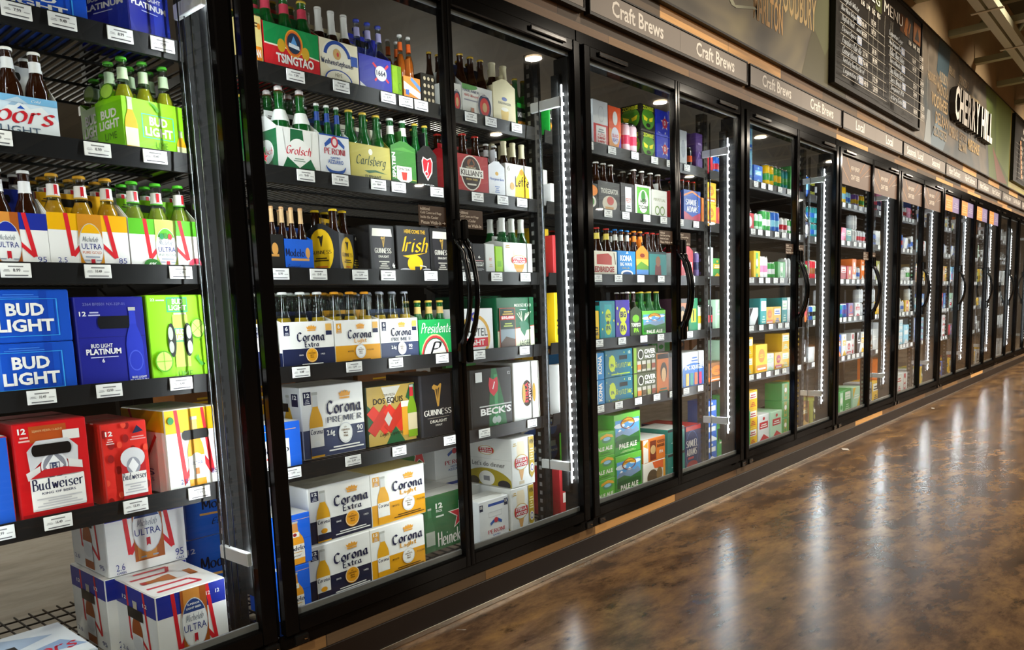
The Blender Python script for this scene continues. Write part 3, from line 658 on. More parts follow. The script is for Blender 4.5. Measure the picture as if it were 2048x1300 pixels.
# ------------------------------------------------------------------ printed designs (front face, 0..1)
NV, GD, WH, OFF = '1b2347', 'eaa51e', 'f2f2ee', 'e6e4dc'
def ultra(top, bot, sub, l, r, six):
    a = [('r', 0, 0, 1, 1, 'f3f3f2'), ('r', 0, .70 if six else .72, 1, 1, top), ('l', [(.225, 1), (.275, .24), (.40, .46)], .055, 'd8232f'), ('l', [(.725, 1), (.82, .22), (.64, .47)], .055, 'd8232f')]
    b = (.36, .66) if six else (.33, .71)
    a += [('r', b[0], .0 if six else .12, b[1], 1, bot), ('r', b[0]+.04, .0 if six else .14, b[1]-.1, 1, 'd08a3a' if bot == 'a8561c' else bot),
          ('e', .51, .44 if six else .55, .155 if six else .19, .40 if six else .33, 'c8ccd0'), ('e', .51, .44 if six else .55, .145 if six else .18, .385 if six else .315, 'eceded'), ('p', ell(.51, .44, .145, .385, 12, .6, PI-.6) if six else ell(.51, .55, .18, .315, 12, .5, PI-.5), top if six else '24407c')]
    if six: a += [('t', 'Michelob', .40, .60, .50, .60, '7d8894', 's'), ('t', 'ULTRA', .385, .635, .37, .47, '2c3c88', 'n')]
    else: a += [('t', 'SUPERIOR', .42, .60, .79, .815, WH), ('t', 'LIGHT BEER', .40, .62, .74, .765, WH), ('t', 'Michelob', .38, .64, .58, .68, '7d8894', 's'), ('t', 'ULTRA', .345, .675, .46, .55, '2c3c88', 'n')]
    if sub: a += [('t', sub, .39, .63, .285, .335, 'd0662c' if top != '58b81e' else '6a8a7a', 'n'), ('q', .42, .6, .22, .26, 1, '8a9ab0')]
    a += [('p', [(.485, .19), (.535, .19), (.535, .08), (.51, .1), (.485, .08)] if sub else [(.485, .31), (.535, .31), (.535, .17), (.51, .19), (.485, .17)] if six else [(.485, .42), (.535, .42), (.535, .31), (.51, .33), (.485, .31)], 'c02030'), ('q', .40, .47, .16, .2, 1, '9aa4b4'), ('q', .55, .62, .16, .2, 1, '9aa4b4')]
    if l: a += [('t', l, .08, .19, .12 if six else .06, .21 if six else .15, '2c3c88', 'n')]
    a += [('t', r, .84, .95, .12 if six else .07, .22 if six else .17, '2c3c88', 'n')]
    if not six: a += [('t', 'CARBS', .08, .2, .015, .045, '2c3c88'), ('t', 'CALS', .84, .95, .02, .05, '2c3c88'), ('t', '12', .70, .76, .86, .91, WH), ('t', '12', .84, .9, .86, .91, WH)]
    return a
def corona(word, band, disc, sub, wc, bottle, six, wstyle='g', tag='1b2347'):
    lx = .30 if not six else .22
    a = [('r', 0, 0, 1, 1, 'f4f3ef'), ('r', 0, 0, 1, .40 if not six else .44, band)]
    if six: a += [('r', .04, .72, .15, .93, tag), ('t', '6', .07, .12, .82, .91, WH, 'k'), ('q', .055, .135, .735, .8, 2, 'c8c8d0'), ('r', .84, .80, .96, .94, 'e8b45a'), ('r', .84, .70, .96, .79, NV)]
    else: a += [('r', .03, .76, .15, .94, tag), ('t', '12', .05, .13, .86, .92, WH, 'k'), ('q', .05, .13, .775, .85, 3, 'c8c8d0'), ('B', .205, .0, .21, .93, 'e6a820', 'f1eee6', 'd8d9d6'), ('t', 'Corona', .11, .30, .33, .41, NV, 'g'), ('r', .10, .03, .31, .15, band), ('e', .205, .2, .05, .045, disc)]
    x0, x1 = (.27, .81) if six else (.375, .955)
    a += [('C', (x0+x1)/2+.02, .80 if six else .79, .2, .13, 'eaa43c'), ('t', 'Corona', x0, x1, .58, .79, '181c40', 'g'), ('t', word, x0+.14, x1-.12, .46, .585, wc, wstyle)]
    if word == 'PREMIER': a[-1] = ('t', word, x0, x1, .46, .56, '5c6070', 'f')
    a += [('e', (x0+x1)/2, .29, .115, .15, disc), ('o', (x0+x1)/2, .30, .115, .145, .08, 'f6e8c8' if disc != 'f2f2ee' else 'c8ccd4'), ('t', 'LA', (x0+x1)/2-.02, (x0+x1)/2+.02, .365, .39, '6a4a14'), ('t', 'CERVEZA', (x0+x1)/2-.07, (x0+x1)/2+.07, .32, .35, '6a4a14'), ('t', 'MAS', (x0+x1)/2-.035, (x0+x1)/2+.035, .28, .305, '6a4a14'), ('t', 'FINA', (x0+x1)/2-.035, (x0+x1)/2+.035, .235, .265, '6a4a14')]
    if sub == 'x': a += [('t', 'SINCE', x0+.02, x0+.1, .29, .32, WH), ('t', '1925', x1-.1, x1-.02, .29, .32, WH)]
    elif sub == 'p': a += [('t', '2.6g', x0-.02, x0+.11, .27, .37, WH), ('t', '90', x1-.1, x1, .30, .38, WH), ('q', x1-.1, x1, .265, .29, 1, WH)]
    else: a += [('t', 'IMPORTED', x0-.02, x0+.11, .29, .325, '4a3410'), ('t', '99 CALORIES', x1-.13, x1+.02, .30, .335, '4a3410')]
    a += [('q', x0, x1, .06, .14, 2, WH if band != 'e2a012' else '5a3c0c')]
    return a
def twostripe(bg, word, col, st='b', y=(.4, .6), x=(.12, .88), extra=()):
    return [('r', 0, 0, 1, 1, bg)]+list(extra)+[('t', word, x[0], x[1], y[0], y[1], col, st)]
BUD = lambda y, h: [('w', .20, y, .88, y+h, .012, '3aa4f0'), ('t', 'BUD', .36, .74, y+h*.54, y+h*.88, WH, 'k'), ('t', 'LIGHT', .26, .83, y+h*.12, y+h*.46, WH, 'k')]
STELLA = lambda cx, cy, s: [('e', cx, cy, .30*s, .16*s, 'c9a04a'), ('e', cx, cy, .27*s, .145*s, 'f2efe6'), ('r', cx-.27*s, cy-.085*s, cx+.27*s, cy+.085*s, 'c6202c'), ('t', 'STELLA', cx-.23*s, cx+.23*s, cy+.012*s, cy+.075*s, WH, 'k'), ('t', 'ARTOIS', cx-.23*s, cx+.23*s, cy-.07*s, cy-.008*s, WH, 'k')]
CHALICE = lambda cx, y0, s: [('p', [(cx-.16*s, y0+.55*s), (cx+.16*s, y0+.55*s), (cx+.2*s, y0+.8*s), (cx+.15*s, y0+.95*s), (cx-.15*s, y0+.95*s), (cx-.2*s, y0+.8*s)], 'f3e2c0'), ('p', [(cx-.15*s, y0+.36*s), (cx+.15*s, y0+.36*s), (cx+.19*s, y0+.56*s), (cx-.19*s, y0+.56*s)], 'e8962c'), ('p', [(cx-.03*s, y0+.08*s), (cx+.03*s, y0+.08*s), (cx+.14*s, y0+.36*s), (cx-.14*s, y0+.36*s)], 'e0a860'), ('r', cx-.12*s, y0, cx+.12*s, y0+.07*s, 'd8c8a8')]
HARP = lambda cx, cy, s, c: [('p', [(cx-.5*s, cy+.5*s), (cx-.3*s, cy+.62*s), (cx+.1*s, cy+.5*s), (cx+.4*s, cy+.66*s), (cx+.5*s, cy+.6*s), (cx+.15*s, cy-.6*s), (cx, cy-.62*s), (cx-.25*s, cy+.3*s), (cx-.5*s, cy+.4*s)], c), ('p', [(cx-.15*s, cy+.36*s), (cx+.1*s, cy+.36*s), (cx+.28*s, cy+.45*s), (cx+.06*s, cy-.4*s)], '17181b'), ('l', [(cx, cy+.38*s), (cx+.05*s, cy-.3*s)], .04*s, c), ('l', [(cx+.12*s, cy+.4*s), (cx+.08*s, cy-.3*s)], .04*s, c)]
PALE = [('r', 0, 0, 1, 1, '3c9c2c'), ('r', 0, .86, 1, 1, '6cc040'), ('r', .04, .34, .96, .86, '5b9fd8'), ('e', .2, .72, .2, .06, 'dfeaf2'), ('e', .75, .78, .22, .05, 'e8f0f6'), ('p', [(.04, .5), (.2, .64), (.34, .56), (.52, .68), (.7, .56), (.84, .64), (.96, .52), (.96, .34), (.04, .34)], '7a8fae'), ('p', [(.42, .62), (.52, .68), (.6, .62), (.54, .6)], 'f4f6f8'), ('p', [(.13, .59), (.2, .64), (.27, .6), (.2, .58)], 'f4f6f8'), ('p', [(.04, .46), (.3, .5), (.55, .42), (.96, .5), (.96, .3), (.04, .3)], '2f6a30'), ('p', [(.04, .2), (.96, .2), (.96, .36), (.5, .40), (.04, .36)], '245a24'), ('p', [(.3, .84), (.5, .92), (.7, .84), (.76, .74), (.5, .80), (.24, .74)], 'e8a820'), ('o', .5, .76, .27, .14, .12, '8a3a14'), ('t', 'SIERRA NEVADA', .3, .7, .80, .84, '7a2a10'), ('t', 'PALE ALE', .16, .84, .14, .27, 'f4f2e4', 'k'), ('q', .2, .8, .04, .1, 2, 'b8d890')]
PALES = [('r', 0, 0, 1, 1, '58b030'), ('p', [(.38, .86), (.66, .96), (.92, .86), (.96, .74), (.66, .8), (.36, .74)], 'e8a820'), ('e', .66, .68, .22, .14, '4f8a5c'), ('e', .66, .72, .16, .08, '8fc0e0'), ('r', .14, .5, .28, .86, '2f8a3a'), ('e', .21, .68, .07, .1, 'e0c040'), ('t', 'PALE ALE', .14, .9, .22, .40, 'f4f2e4', 'k'), ('q', .3, .8, .08, .16, 2, '2f6a24')]
ART = {
 'budblue': [('r', 0, 0, 1, 1, '1350c8'), ('r', .18, 0, .32, 1, '2a68d8'), ('r', .8, .1, .82, 1, '0e3ea8')]+BUD(.14, .68),
 'budlt': [('r', 0, 0, 1, 1, '1250c4'), ('r', .16, 0, .26, 1, '2c6cdc'), ('r', .70, 0, .78, 1, '0f42b0'), ('q', .3, .7, .86, .95, 2, '3a78e0')]+BUD(.10, .74),
 'platinum': [('r', 0, 0, 1, 1, '1d2290'), ('r', .0, .56, 1, .565, '141868'), ('t', '12', .04, .14, .80, .85, WH, 'b'), ('q', .17, .34, .80, .86, 2, 'c8ccf0'), ('t', '2364 BF0501 NX-32P-01', .1, .72, .915, .945, '7a80c0', 'n'), ('r', .32, .655, .80, .795, '0b0c14'), ('e', .34, .725, .05, .07, '0b0c14'), ('e', .78, .725, .05, .07, '0b0c14'), ('B', .82, .03, .26, .86, '2436b8', None, '2b3cc0'), ('o', .82, .28, .11, .12, .12, '4a5cd8'), ('t', 'BUD LIGHT', .16, .48, .445, .49, WH, 'b'), ('t', 'PLATINUM', .08, .60, .37, .435, WH, 'k'), ('q', .14, .55, .335, .355, 1, 'c8ccf0'), ('t', '6', .30, .34, .28, .325, WH, 'b'), ('t', 'BUD LIGHT', .73, .96, .075, .10, WH, 'b'), ('t', 'PLATINUM', .70, .98, .03, .065, WH, 'b')],
 'plat6': [('r', 0, 0, 1, 1, '1b2492'), ('r', .6, 0, 1, 1, '2a3cb4'), ('t', 'BUD LIGHT', .2, .8, .70, .77, WH, 'b'), ('t', 'PLATINUM', .06, .92, .56, .66, WH, 'k'), ('q', .3, .7, .5, .53, 1, 'c8ccf0')],
 'lime12': [('r', 0, 0, 1, 1, '8fe00c'), ('r', .34, .82, .72, .97, '6cc828'), ('w', .34, .81, .72, .98, .012, '2fae8c'), ('t', 'BUD', .44, .64, .90, .965, WH, 'k'), ('t', 'LIGHT', .37, .70, .83, .89, WH, 'k'), ('t', '22', .05, .13, .94, .97, WH), ('q', .15, .3, .94, .97, 1, WH), ('r', .42, .16, .70, .78, 'b6e858'), ('r', .45, .78, .68, .80, 'd0d8c8'), ('w', .44, .46, .66, .62, .012, '3fae8c'), ('t', 'BUD', .47, .62, .55, .61, WH, 'k'), ('t', 'LIGHT', .46, .65, .48, .54, WH, 'k'), ('e', .38, .48, .075, .2, '0c1a0c'), ('e', .68, .48, .085, .2, '0c1a0c'), ('e', .36, .56, .045, .08, 'b4bcb0'), ('e', .36, .40, .045, .07, 'b4bcb0'), ('e', .70, .57, .05, .08, 'b4bcb0'), ('e', .70, .39, .05, .08, 'b4bcb0'), ('e', .87, .61, .13, .12, 'c4ec70'), ('o', .87, .61, .13, .12, .12, '5aa81c'), ('l', [(.76, .55), (.98, .67)], .012, '8cc840'), ('l', [(.78, .68), (.96, .54)], .012, '8cc840'), ('e', .2, .24, .16, .125, 'c4ec70'), ('o', .2, .24, .16, .125, .12, '5aa81c'), ('l', [(.06, .24), (.34, .24)], .012, '8cc840'), ('l', [(.2, .13), (.2, .35)], .012, '8cc840'), ('p', [(.78, .26), (.88, .16), (.97, .18), (.86, .22), (.84, .3)], '3f9a2c'), ('t', 'LIME', .43, .70, .04, .11, '5a9a14', 'n')],
 'lime6': [('r', 0, 0, 1, 1, '8edc14'), ('w', .30, .33, .83, .76, .014, '3ec0b0'), ('t', 'BUD', .42, .72, .56, .72, WH, 'k'), ('t', 'LIGHT', .34, .80, .37, .53, WH, 'k'), ('t', 'LIME', .50, .70, .16, .28, '5c9a10', 'n'), ('q', .42, .78, .06, .12, 1, '5c9a10'), ('B', .12, -.0, .2, 1.0, 'e8b41c', 'e4f0c0', 'c8e0b0'), ('B', .93, .0, .16, .55, 'e8b41c', 'e4f0c0', 'c8e0b0'), ('p', [(.42, .98), (.5, .9), (.56, .8), (.6, .84), (.52, .95)], '4f9a14')],
 'lime6s': [('r', 0, 0, 1, .7, '7ccc10'), ('e', .5, .86, .26, .10, 'b0e050'), ('o', .5, .86, .26, .10, .14, '4f8a1c'), ('t', 'BUD', .2, .8, .5, .62, WH, 'k'), ('t', 'LIGHT', .12, .88, .36, .48, WH, 'k'), ('t', 'LIME', .3, .75, .22, .31, '4a7a10', 'n')],
 'coors': [('r', 0, 0, 1, 1, 'cfe4f4'), ('p', [(0, .55), (.12, .72), (.3, .6), (.52, .95), (.66, .72), (.8, .8), (1, .5), (1, 0), (0, 0)], 'e8f0f6'), ('p', [(.4, .76), (.52, .95), (.6, .8), (.53, .84), (.48, .76)], '9cbcd8'), ('p', [(.5, .7), (.55, .78), (.6, .7)], '2458b8'), ('r', 0, .84, 1, 1, '7ab8e4'), ('p', [(.36, .84), (.52, .97), (.64, .84)], 'b8d0e4'), ('t', 'Coors', .02, .96, .36, .84, 'c8202c', 's'), ('t', 'LIGHT', .28, .76, .14, .30, '4c6078', 'n'), ('t', 'Cold!', .68, .8, .88, .94, WH, 's')],
 'ultra6': ultra('1d2f9c', 'a8561c', None, '2.6', '95', True), 'gold6': ultra('f0b400', 'd08a1c', 'PURE GOLD', '2.5', '85', True), 'inf6': ultra('58b81e', 'b8cc60', 'INFUSIONS', None, '95', True)+[('e', .28, .1, .12, .13, '2f7a28'), ('t', '4%', .22, .34, .07, .16, WH, 'b'), ('e', .92, .12, .1, .14, 'e0405c'), ('e', .86, .04, .1, .06, '7cc040'), ('t', '95', .88, .98, .06, .15, WH, 'b'), ('e', .44, .67, .03, .06, '1f8a4a'), ('e', .50, .68, .03, .06, '3f8a2c'), ('e', .56, .67, .03, .06, 'd8302c')],
 'ultra12': ultra('1f2f98', 'a8561c', None, '2.6', '95', False), 'ultgold12': [('r', 0, 0, 1, 1, 'f2f2f0'), ('r', 0, .72, 1, 1, 'f0b808'), ('p', [(.18, 1), (.25, 1), (.36, .12), (.28, .06)], 'd8232f'), ('p', [(.28, .06), (.36, .14), (.5, .32), (.5, .40), (.33, .2)], 'd8232f'), ('p', [(.72, 1), (.78, 1), (.92, .2), (.84, .16)], 'd8232f'), ('p', [(.84, .16), (.9, .24), (.68, .46), (.68, .36)], 'd8232f'), ('B', .56, .0, .34, .9, 'e8a428', 'ece8dc', 'e4c070'), ('e', .56, .30, .15, .15, 'f0efe8'), ('t', 'ULTRA', .44, .68, .30, .345, '34488c', 'n'), ('r', .52, .18, .60, .26, 'c87838'), ('r', .36, .62, .80, .74, '0f0f10'), ('e', .36, .68, .05, .06, '0f0f10'), ('e', .80, .68, .05, .06, '0f0f10'), ('t', '2.5', .2, .34, .09, .15, '2c3c88', 'n'), ('t', '85', .84, .96, .16, .22, '2c3c88', 'n'), ('e', .1, .88, .06, .045, '2f8a4a')],
 'ultra12s': [('r', 0, 0, 1, 1, 'eef0f0'), ('r', 0, .72, 1, 1, '1f2f98'), ('l', [(.3, 1), (.32, .3), (.5, .42)], .045, 'd0232f'), ('l', [(.72, 1), (.8, .2), (.55, .4)], .045, 'd0232f'), ('B', .5, .02, .26, .82, '9a4c18', 'e4e6e8', 'c8bca8'), ('r', .3, .60, .68, .74, '141210'), ('e', .5, .28, .12, .10, 'd4d8dc'), ('t', '95', .80, .93, .08, .14, '2c3c88', 'n'), ('t', '2.6', .08, .22, .1, .16, '2c3c88', 'n'), ('t', '12', .2, .3, .82, .87, WH), ('t', '12', .72, .82, .82, .87, WH)],
 'ultgold12s': [('r', 0, 0, 1, 1, 'e8e8e6'), ('r', 0, .74, 1, 1, 'd8a810'), ('l', [(.2, 1), (.5, .36), (.8, .7)], .05, 'c8232f'), ('t', '85', .3, .7, .2, .28, '2c3c88', 'n'), ('t', 'CALS', .34, .68, .13, .17, '2c3c88', 'n')],
 'amer': [('r', 0, 0, 1, 1, 'b81c28'), ('r', .62, 0, 1, 1, '1c58c4'), ('r', .0, 0, .3, 1, 'd8d4d0'), ('v', 'BREWED IN AMERICA SINCE 1877', .42, .55, .12, .92, 'f0e4e0', 'b')],
 'bud12': [('r', 0, 0, 1, 1, 'd2141c'), ('r', .2, .80, .72, .97, 'b8501c'), ('r', 0, 0, 1, .08, 'a81018'), ('t', '12', .05, .16, .90, .96, WH, 'k'), ('q', .05, .2, .82, .89, 2, 'f0c0b8'), ('t', '22JAN74 ME2076 11-A63-01', .24, .66, .90, .93, 'f0c890', 'n'), ('r', .66, .80, .9, .9, 'e8e4e0'), ('p', [(.14, .72), (.28, .82), (.72, .82), (.86, .72), (.84, .52), (.68, .6), (.32, .6), (.16, .5)], 'd4d4d8'), ('p', [(.1, .50), (.3, .56), (.3, .46), (.12, .42)], 'e4e2e0'), ('p', [(.9, .56), (.7, .60), (.7, .48), (.9, .46)], 'e4e2e0'), ('r', .14, .10, .9, .44, 'f1efec'), ('e', .5, .54, .19, .15, '8a8c98'), ('o', .5, .54, .19, .15, .14, 'e8e8ec'), ('p', [(.5, .66), (.63, .54), (.5, .42), (.37, .54)], 'f2f2f4'), ('w', .43, .5, .57, .58, .01, '3a4468'), ('t', 'B', .46, .54, .51, .575, '3a4468', 'b'), ('r', .24, .66, .72, .78, '0d0b0b'), ('e', .25, .72, .05, .06, '0d0b0b'), ('e', .71, .72, .05, .06, '0d0b0b'), ('p', [(.14, .44), (.34, .52), (.66, .52), (.9, .48), (.9, .44)], 'c02028'), ('r', .14, .12, .9, .43, 'f1efec'), ('t', 'Budweiser', .16, .88, .31, .43, '1c2448', 'f'), ('t', 'KING OF BEERS', .28, .76, .265, .29, '4a5068', 'b'), ('q', .2, .84, .14, .24, 4, 'c4c4c8')],
 'camo': [('r', 0, 0, 1, 1, 'e02c24')]+[('e', (.07+.37*i) % 1, (.05+.23*i) % 1, .07, .05, '981818') for i in range(13)]+[('e', (.3+.53*i) % 1, (.12+.31*i) % 1, .06, .04, 'f05038') for i in range(9)]+[('t', '12', .06, .22, .86, .92, WH, 'k'), ('q', .06, .24, .76, .84, 3, 'f4d0c8'), ('p', [(.66, .86), (.78, .96), (.92, .88)], '1c2448'), ('q', .6, .96, .78, .84, 2, 'e0a0a0'), ('r', .34, .05, .90, .60, 'b82028'), ('e', .62, .56, .28, .13, 'd8d8dc'), ('e', .62, .46, .16, .11, '9a9ca8'), ('p', [(.62, .56), (.74, .46), (.62, .36), (.5, .46)], 'f0f0f2'), ('r', .34, .10, .90, .38, 'f1efec'), ('t', 'Budweiser', .35, .90, .29, .38, '1c2448', 'f'), ('q', .38, .86, .13, .26, 4, 'c0c0c4')],
 'modelo12': [('r', 0, 0, 1, 1, '1a62d8'), ('r', 0, .9, 1, .91, 'd8a878'), ('r', 0, .5, 1, .506, '123f96'), ('B', .5, .0, .56, .88, 'e89a24', 'ece6da', 'cc8a4c'), ('r', .36, .56, .64, .66, 'ece6da'), ('e', .5, .61, .06, .035, '8a1c2c'), ('t', 'Modelo', .24, .78, .285, .385, '14183a', 'f'), ('q', .3, .7, .24, .27, 1, 'd0a050'), ('t', 'Especial', .34, .66, .15, .21, '3a3a4a', 's'), ('e', .02, .62, .08, .07, 'e8e8e8'), ('e', .0, .62, .06, .055, '101010')],
 'modelocan': [('r', 0, 0, 1, 1, '1a62d8'), ('r', .1, .86, .9, .875, 'd8a878'), ('r', .0, 0, .72, .68, 'eceae4'), ('t', 'Modelo', .02, .7, .40, .55, '14183a', 'f'), ('e', .36, .30, .2, .06, 'c84040'), ('t', 'Especial', .16, .56, .08, .18, '3a3a4a', 's')],
 'modelobig': [('r', 0, 0, 1, 1, '1b5bb8'), ('t', '12', .05, .16, .80, .88, WH), ('t', 'Modelo', .22, .80, .50, .70, '0f1226', 'f'), ('p', [(.8, .48), (.92, .5), (.9, .64), (.82, .62)], 'd89a3c'), ('p', [(.18, .44), (.9, .40), (.9, .36), (.18, .40)], 'd8a050'), ('t', 'Especial', .34, .8, .16, .32, '10142c', 's')],
 'modelo6': [('r', 0, 0, 1, 1, '1a5cc8'), ('t', 'Modelo', .0, .68, .48, .72, '14162e', 'f'), ('e', .8, .6, .08, .16, 'd09850'), ('r', .2, .36, .84, .43, 'd8a060'), ('t', 'Especial', .06, .5, .06, .26, '10142c', 's')],
 'negra6': [('r', 0, 0, 1, 1, '1d1c1b'), ('t', 'MODELO', -.2, .48, .6, .78, 'f0ece0', 'k'), ('e', .66, .62, .12, .16, 'c89048'), ('r', .2, .42, .8, .48, 'c08a44')],
 'kirin': [('r', 0, 0, 1, 1, 'e8d488'), ('q', .1, .9, .78, .9, 2, '5a3a20'), ('e', .86, .8, .1, .06, 'e08a28'), ('p', [(.1, .5), (.5, .7), (.6, .5)], 'f0a820'), ('r', -.0, .12, .94, .40, 'ef8a1c'), ('t', 'ICHIBAN', -.0, .88, .18, .34, WH, 'k')],
 'tsingtao': [('r', 0, 0, 1, 1, 'd8222c'), ('p', [(0, .58), (.35, .56), (1, .46), (1, 1), (0, 1)], '12924c'), ('p', [(0, .55), (.35, .54), (1, .43), (1, .46), (.35, .575), (0, .58)], 'f0e8d0'), ('e', .30, .58, .07, .14, 'd8a828'), ('e', .74, .52, .07, .14, 'd8a828'), ('e', .53, .68, .165, .29, 'e06a20'), ('o', .53, .68, .165, .29, .1, 'f0a030'), ('e', .53, .68, .125, .22, '22344c'), ('p', [(.47, .66), (.53, .84), (.59, .66)], '5a9ad8'), ('p', [(.43, .60), (.63, .56), (.62, .64), (.44, .68)], 'e4eef4'), ('t', 'TSINGTAO', .19, .88, .21, .41, WH, 'k'), ('q', .3, .75, .06, .15, 1, 'b08a2c')],
 'weih': [('r', 0, 0, 1, 1, 'efe6c8'), ('e', .45, .66, .40, .36, 'f6f0dc'), ('p', ell(.45, .62, .36, .38, 14, .15, PI-.15)+ell(.45, .62, .28, .30, 14, .15, PI-.15)[::-1], '2c4ea0'), ('t', 'Weihenstephaner', .02, .88, .40, .58, '24355c', 'g'), ('e', .44, .70, .10, .12, 'd8b070'), ('e', .46, .70, .03, .05, 'd8504c'), ('r', .80, .52, .98, .74, '2c56b0'), ('e', .45, .12, .36, .24, 'f4eed8'), ('o', .45, .12, .36, .24, .1, '2c4ea0'), ('t', 'HEFE', .36, .54, .2, .28, '6a6048', 'n'), ('t', 'WEISSBIER', .28, .64, .09, .16, '6a6048', 'n')],
 'blanc': [('r', 0, 0, 1, 1, '2c34a8'), ('p', [(0, 0), (.4, 0), (.2, .16), (0, .28)], 'e8e8ec'), ('e', .85, -.0, .4, .1, 'd8d8dc'), ('l', [(.42, .84), (.9, .4)], .06, 'e0384c'), ('l', [(.9, .86), (.46, .38)], .06, 'e0384c'), ('e', .66, .6, .19, .21, 'f2f0ee'), ('o', .66, .6, .19, .21, .06, '5a6aa8'), ('t', '1664', .52, .80, .53, .68, '20284c', 'b')],
 'greenbot': [('r', 0, 0, 1, 1, '8cb81c'), ('r', .55, 0, 1, 1, '6a9a14'), ('o', .8, .4, .18, .12, .2, '4f7a10')],
 'shandy': [('r', 0, 0, 1, 1, 'f09040'), ('p', [(0, .5), (1, .2), (1, .45), (0, .8)], 'f6f0ea'), ('p', [(.4, .9), (1, .5), (1, .7), (.5, 1)], '6a9ad8'), ('r', .1, .3, .3, .5, '4a6ab0'), ('p', [(0, 0), (1, 0), (1, .16)], 'd8402c')],
 'crate': [('r', 0, 0, 1, 1, '17130f')]+[('e', .2+.3*i, .2+.22*j, .1, .06, 'c8b89a') for i in range(3) for j in range(4)]+[('t', 'AN', .1, .6, .0, .12, 'e0d8c8')],
 'paulaner': [('r', 0, 0, 1, 1, 'dfe0da'), ('e', .1, .95, .4, .12, '4f9a48'), ('r', .1, .0, .9, .08, 'd07850'), ('t', 'PAULANER', .02, .55, .76, .85, '3a4068', 'f'), ('t', 'Hefe-Weizen', .06, .52, .62, .72, 'c83c3c', 's'), ('q', .05, .5, .5, .58, 1, '8a8a98'), ('e', .72, .42, .24, .42, '2c3050'), ('o', .72, .42, .24, .42, .07, 'e8e4dc'), ('e', .72, .42, .16, .28, 'd03030'), ('e', .72, .40, .08, .15, 'd0a870'), ('t', 'PAULANER', .58, .86, .74, .80, WH), ('r', .26, .12, .36, .3, 'b87860')],
 'erdinger': [('r', 0, 0, 1, 1, 'ece2b8'), ('e', .5, .66, .12, .05, '6a78b0'), ('t', 'ERDINGER', .22, .8, .52, .58, '4a4a50', 'b'), ('p', [(.36, .02), (.62, .02), (.68, .34), (.6, .42), (.38, .42), (.32, .34)], 'e8c878'), ('e', .5, .40, .16, .05, 'f8f4e8')],
 'maximus': [('r', 0, 0, 1, 1, '24a83c'), ('r', .0, .0, .6, .86, '14181a'), ('t', 'LAGUNITAS', .02, .58, .56, .72, WH, 'b'), ('t', 'MAXIMUS', .02, .58, .2, .44, 'f09a1c', 'k'), ('p', [(.7, .1), (.9, .12), (.86, .34), (.72, .3)], 'd8d4c8')],
 'grolsch': [('r', 0, 0, 1, 1, 'f0f0ec'), ('p', [(.33, .98), (.62, .98), (.64, .62), (.30, .62)], '15663c'), ('e', .5, .46, .27, .32, 'f6f6f2'), ('p', ell(.5, .12, .40, .26, 12, PI, 2*PI)+[(.9, .12), (.78, .36), (.5, .14), (.22, .36)], '15663c'), ('t', 'Grolsch', .20, .80, .42, .62, 'd8283c', 's'), ('q', .36, .64, .28, .37, 2, '8aa090'), ('l', [(.14, .95), (.18, .5)], .012, 'b8bcb8'), ('l', [(.82, .95), (.8, .55)], .012, 'b8bcb8')],
 'grolschs': [('r', 0, 0, 1, .7, '146a3e'), ('e', .5, .36, .35, .2, 'f2f2ee'), ('t', 'Grolsch', .2, .8, .3, .42, 'd8283c', 's')],
 'peroni6': [('r', 0, 0, 1, 1, 'eceef0'), ('r', 0, .965, 1, 1, '24489c'), ('p', [(.16, .78), (.34, .92), (.66, .92), (.84, .78), (.82, .70), (.62, .82), (.38, .82), (.18, .70)], '2c58a8'), ('e', .5, .84, .12, .13, 'c83848'), ('e', .5, .84, .07, .08, 'f2dcd8'), ('t', 'PERONI', .14, .84, .54, .70, 'b8283c', 'f'), ('t', 'NASTRO', .34, .66, .45, .50, '2c58a8', 'b'), ('t', 'AZZURRO', .24, .76, .34, .43, '2c58a8', 'b'), ('p', ell(.5, .30, .34, .22, 12, PI+.1, 2*PI-.1)+ell(.5, .30, .32, .12, 12, PI+.1, 2*PI-.1)[::-1], '2c58a8')],
 'carlsberg': [('r', 0, 0, 1, 1, 'b0a448'), ('r', .02, .02, .98, .98, 'b8ad52'), ('e', .5, .82, .05, .08, 'e8e8d8'), ('t', 'Carlsberg', .14, .88, .38, .72, '173a24', 's'), ('p', [(.32, .32), (.6, .36), (.9, .28), (.6, .30), (.44, .26)], '245a30'), ('t', 'ELEPHANT', .34, .74, .14, .21, '22381c', 'b')],
 'spaten': [('r', 0, 0, 1, 1, '3c7a34'), ('p', [(.0, .9), (1, .9), (.5, 1)], '4f9040'), ('l', [(0, .24), (1, .2)], .012, 'c8b048'), ('r', 0, 0, 1, .18, '1f4a20'), ('p', [(.2, .52), (.8, .52), (.8, .2), (.5, .06), (.2, .2)], 'ece8dc'), ('p', [(.38, .38), (.62, .38), (.58, .18), (.42, .18)], 'c83c34'), ('t', 'SPATEN', .26, .74, .42, .48, '3a3a38', 'b'), ('v', 'SPATEN', .02, .16, .22, .84, 'f0f0e8', 'k')],
 'becks6': [('r', 0, 0, 1, 1, '17181a'), ('p', [(.3, .92), (.5, .86), (.7, .92), (.78, .8), (.74, .5), (.5, .26), (.26, .5), (.22, .8)], 'f0e8e4'), ('p', [(.33, .88), (.5, .83), (.67, .88), (.73, .78), (.69, .52), (.5, .32), (.31, .52), (.27, .78)], 'c82030'), ('l', [(.56, .78), (.46, .5)], .05, 'f0e8e4'), ('o', .44, .46, .1, .08, .35, 'f0e8e4'), ('t', "BECK'S", .2, .8, .06, .17, 'f2f2f0', 'k')],
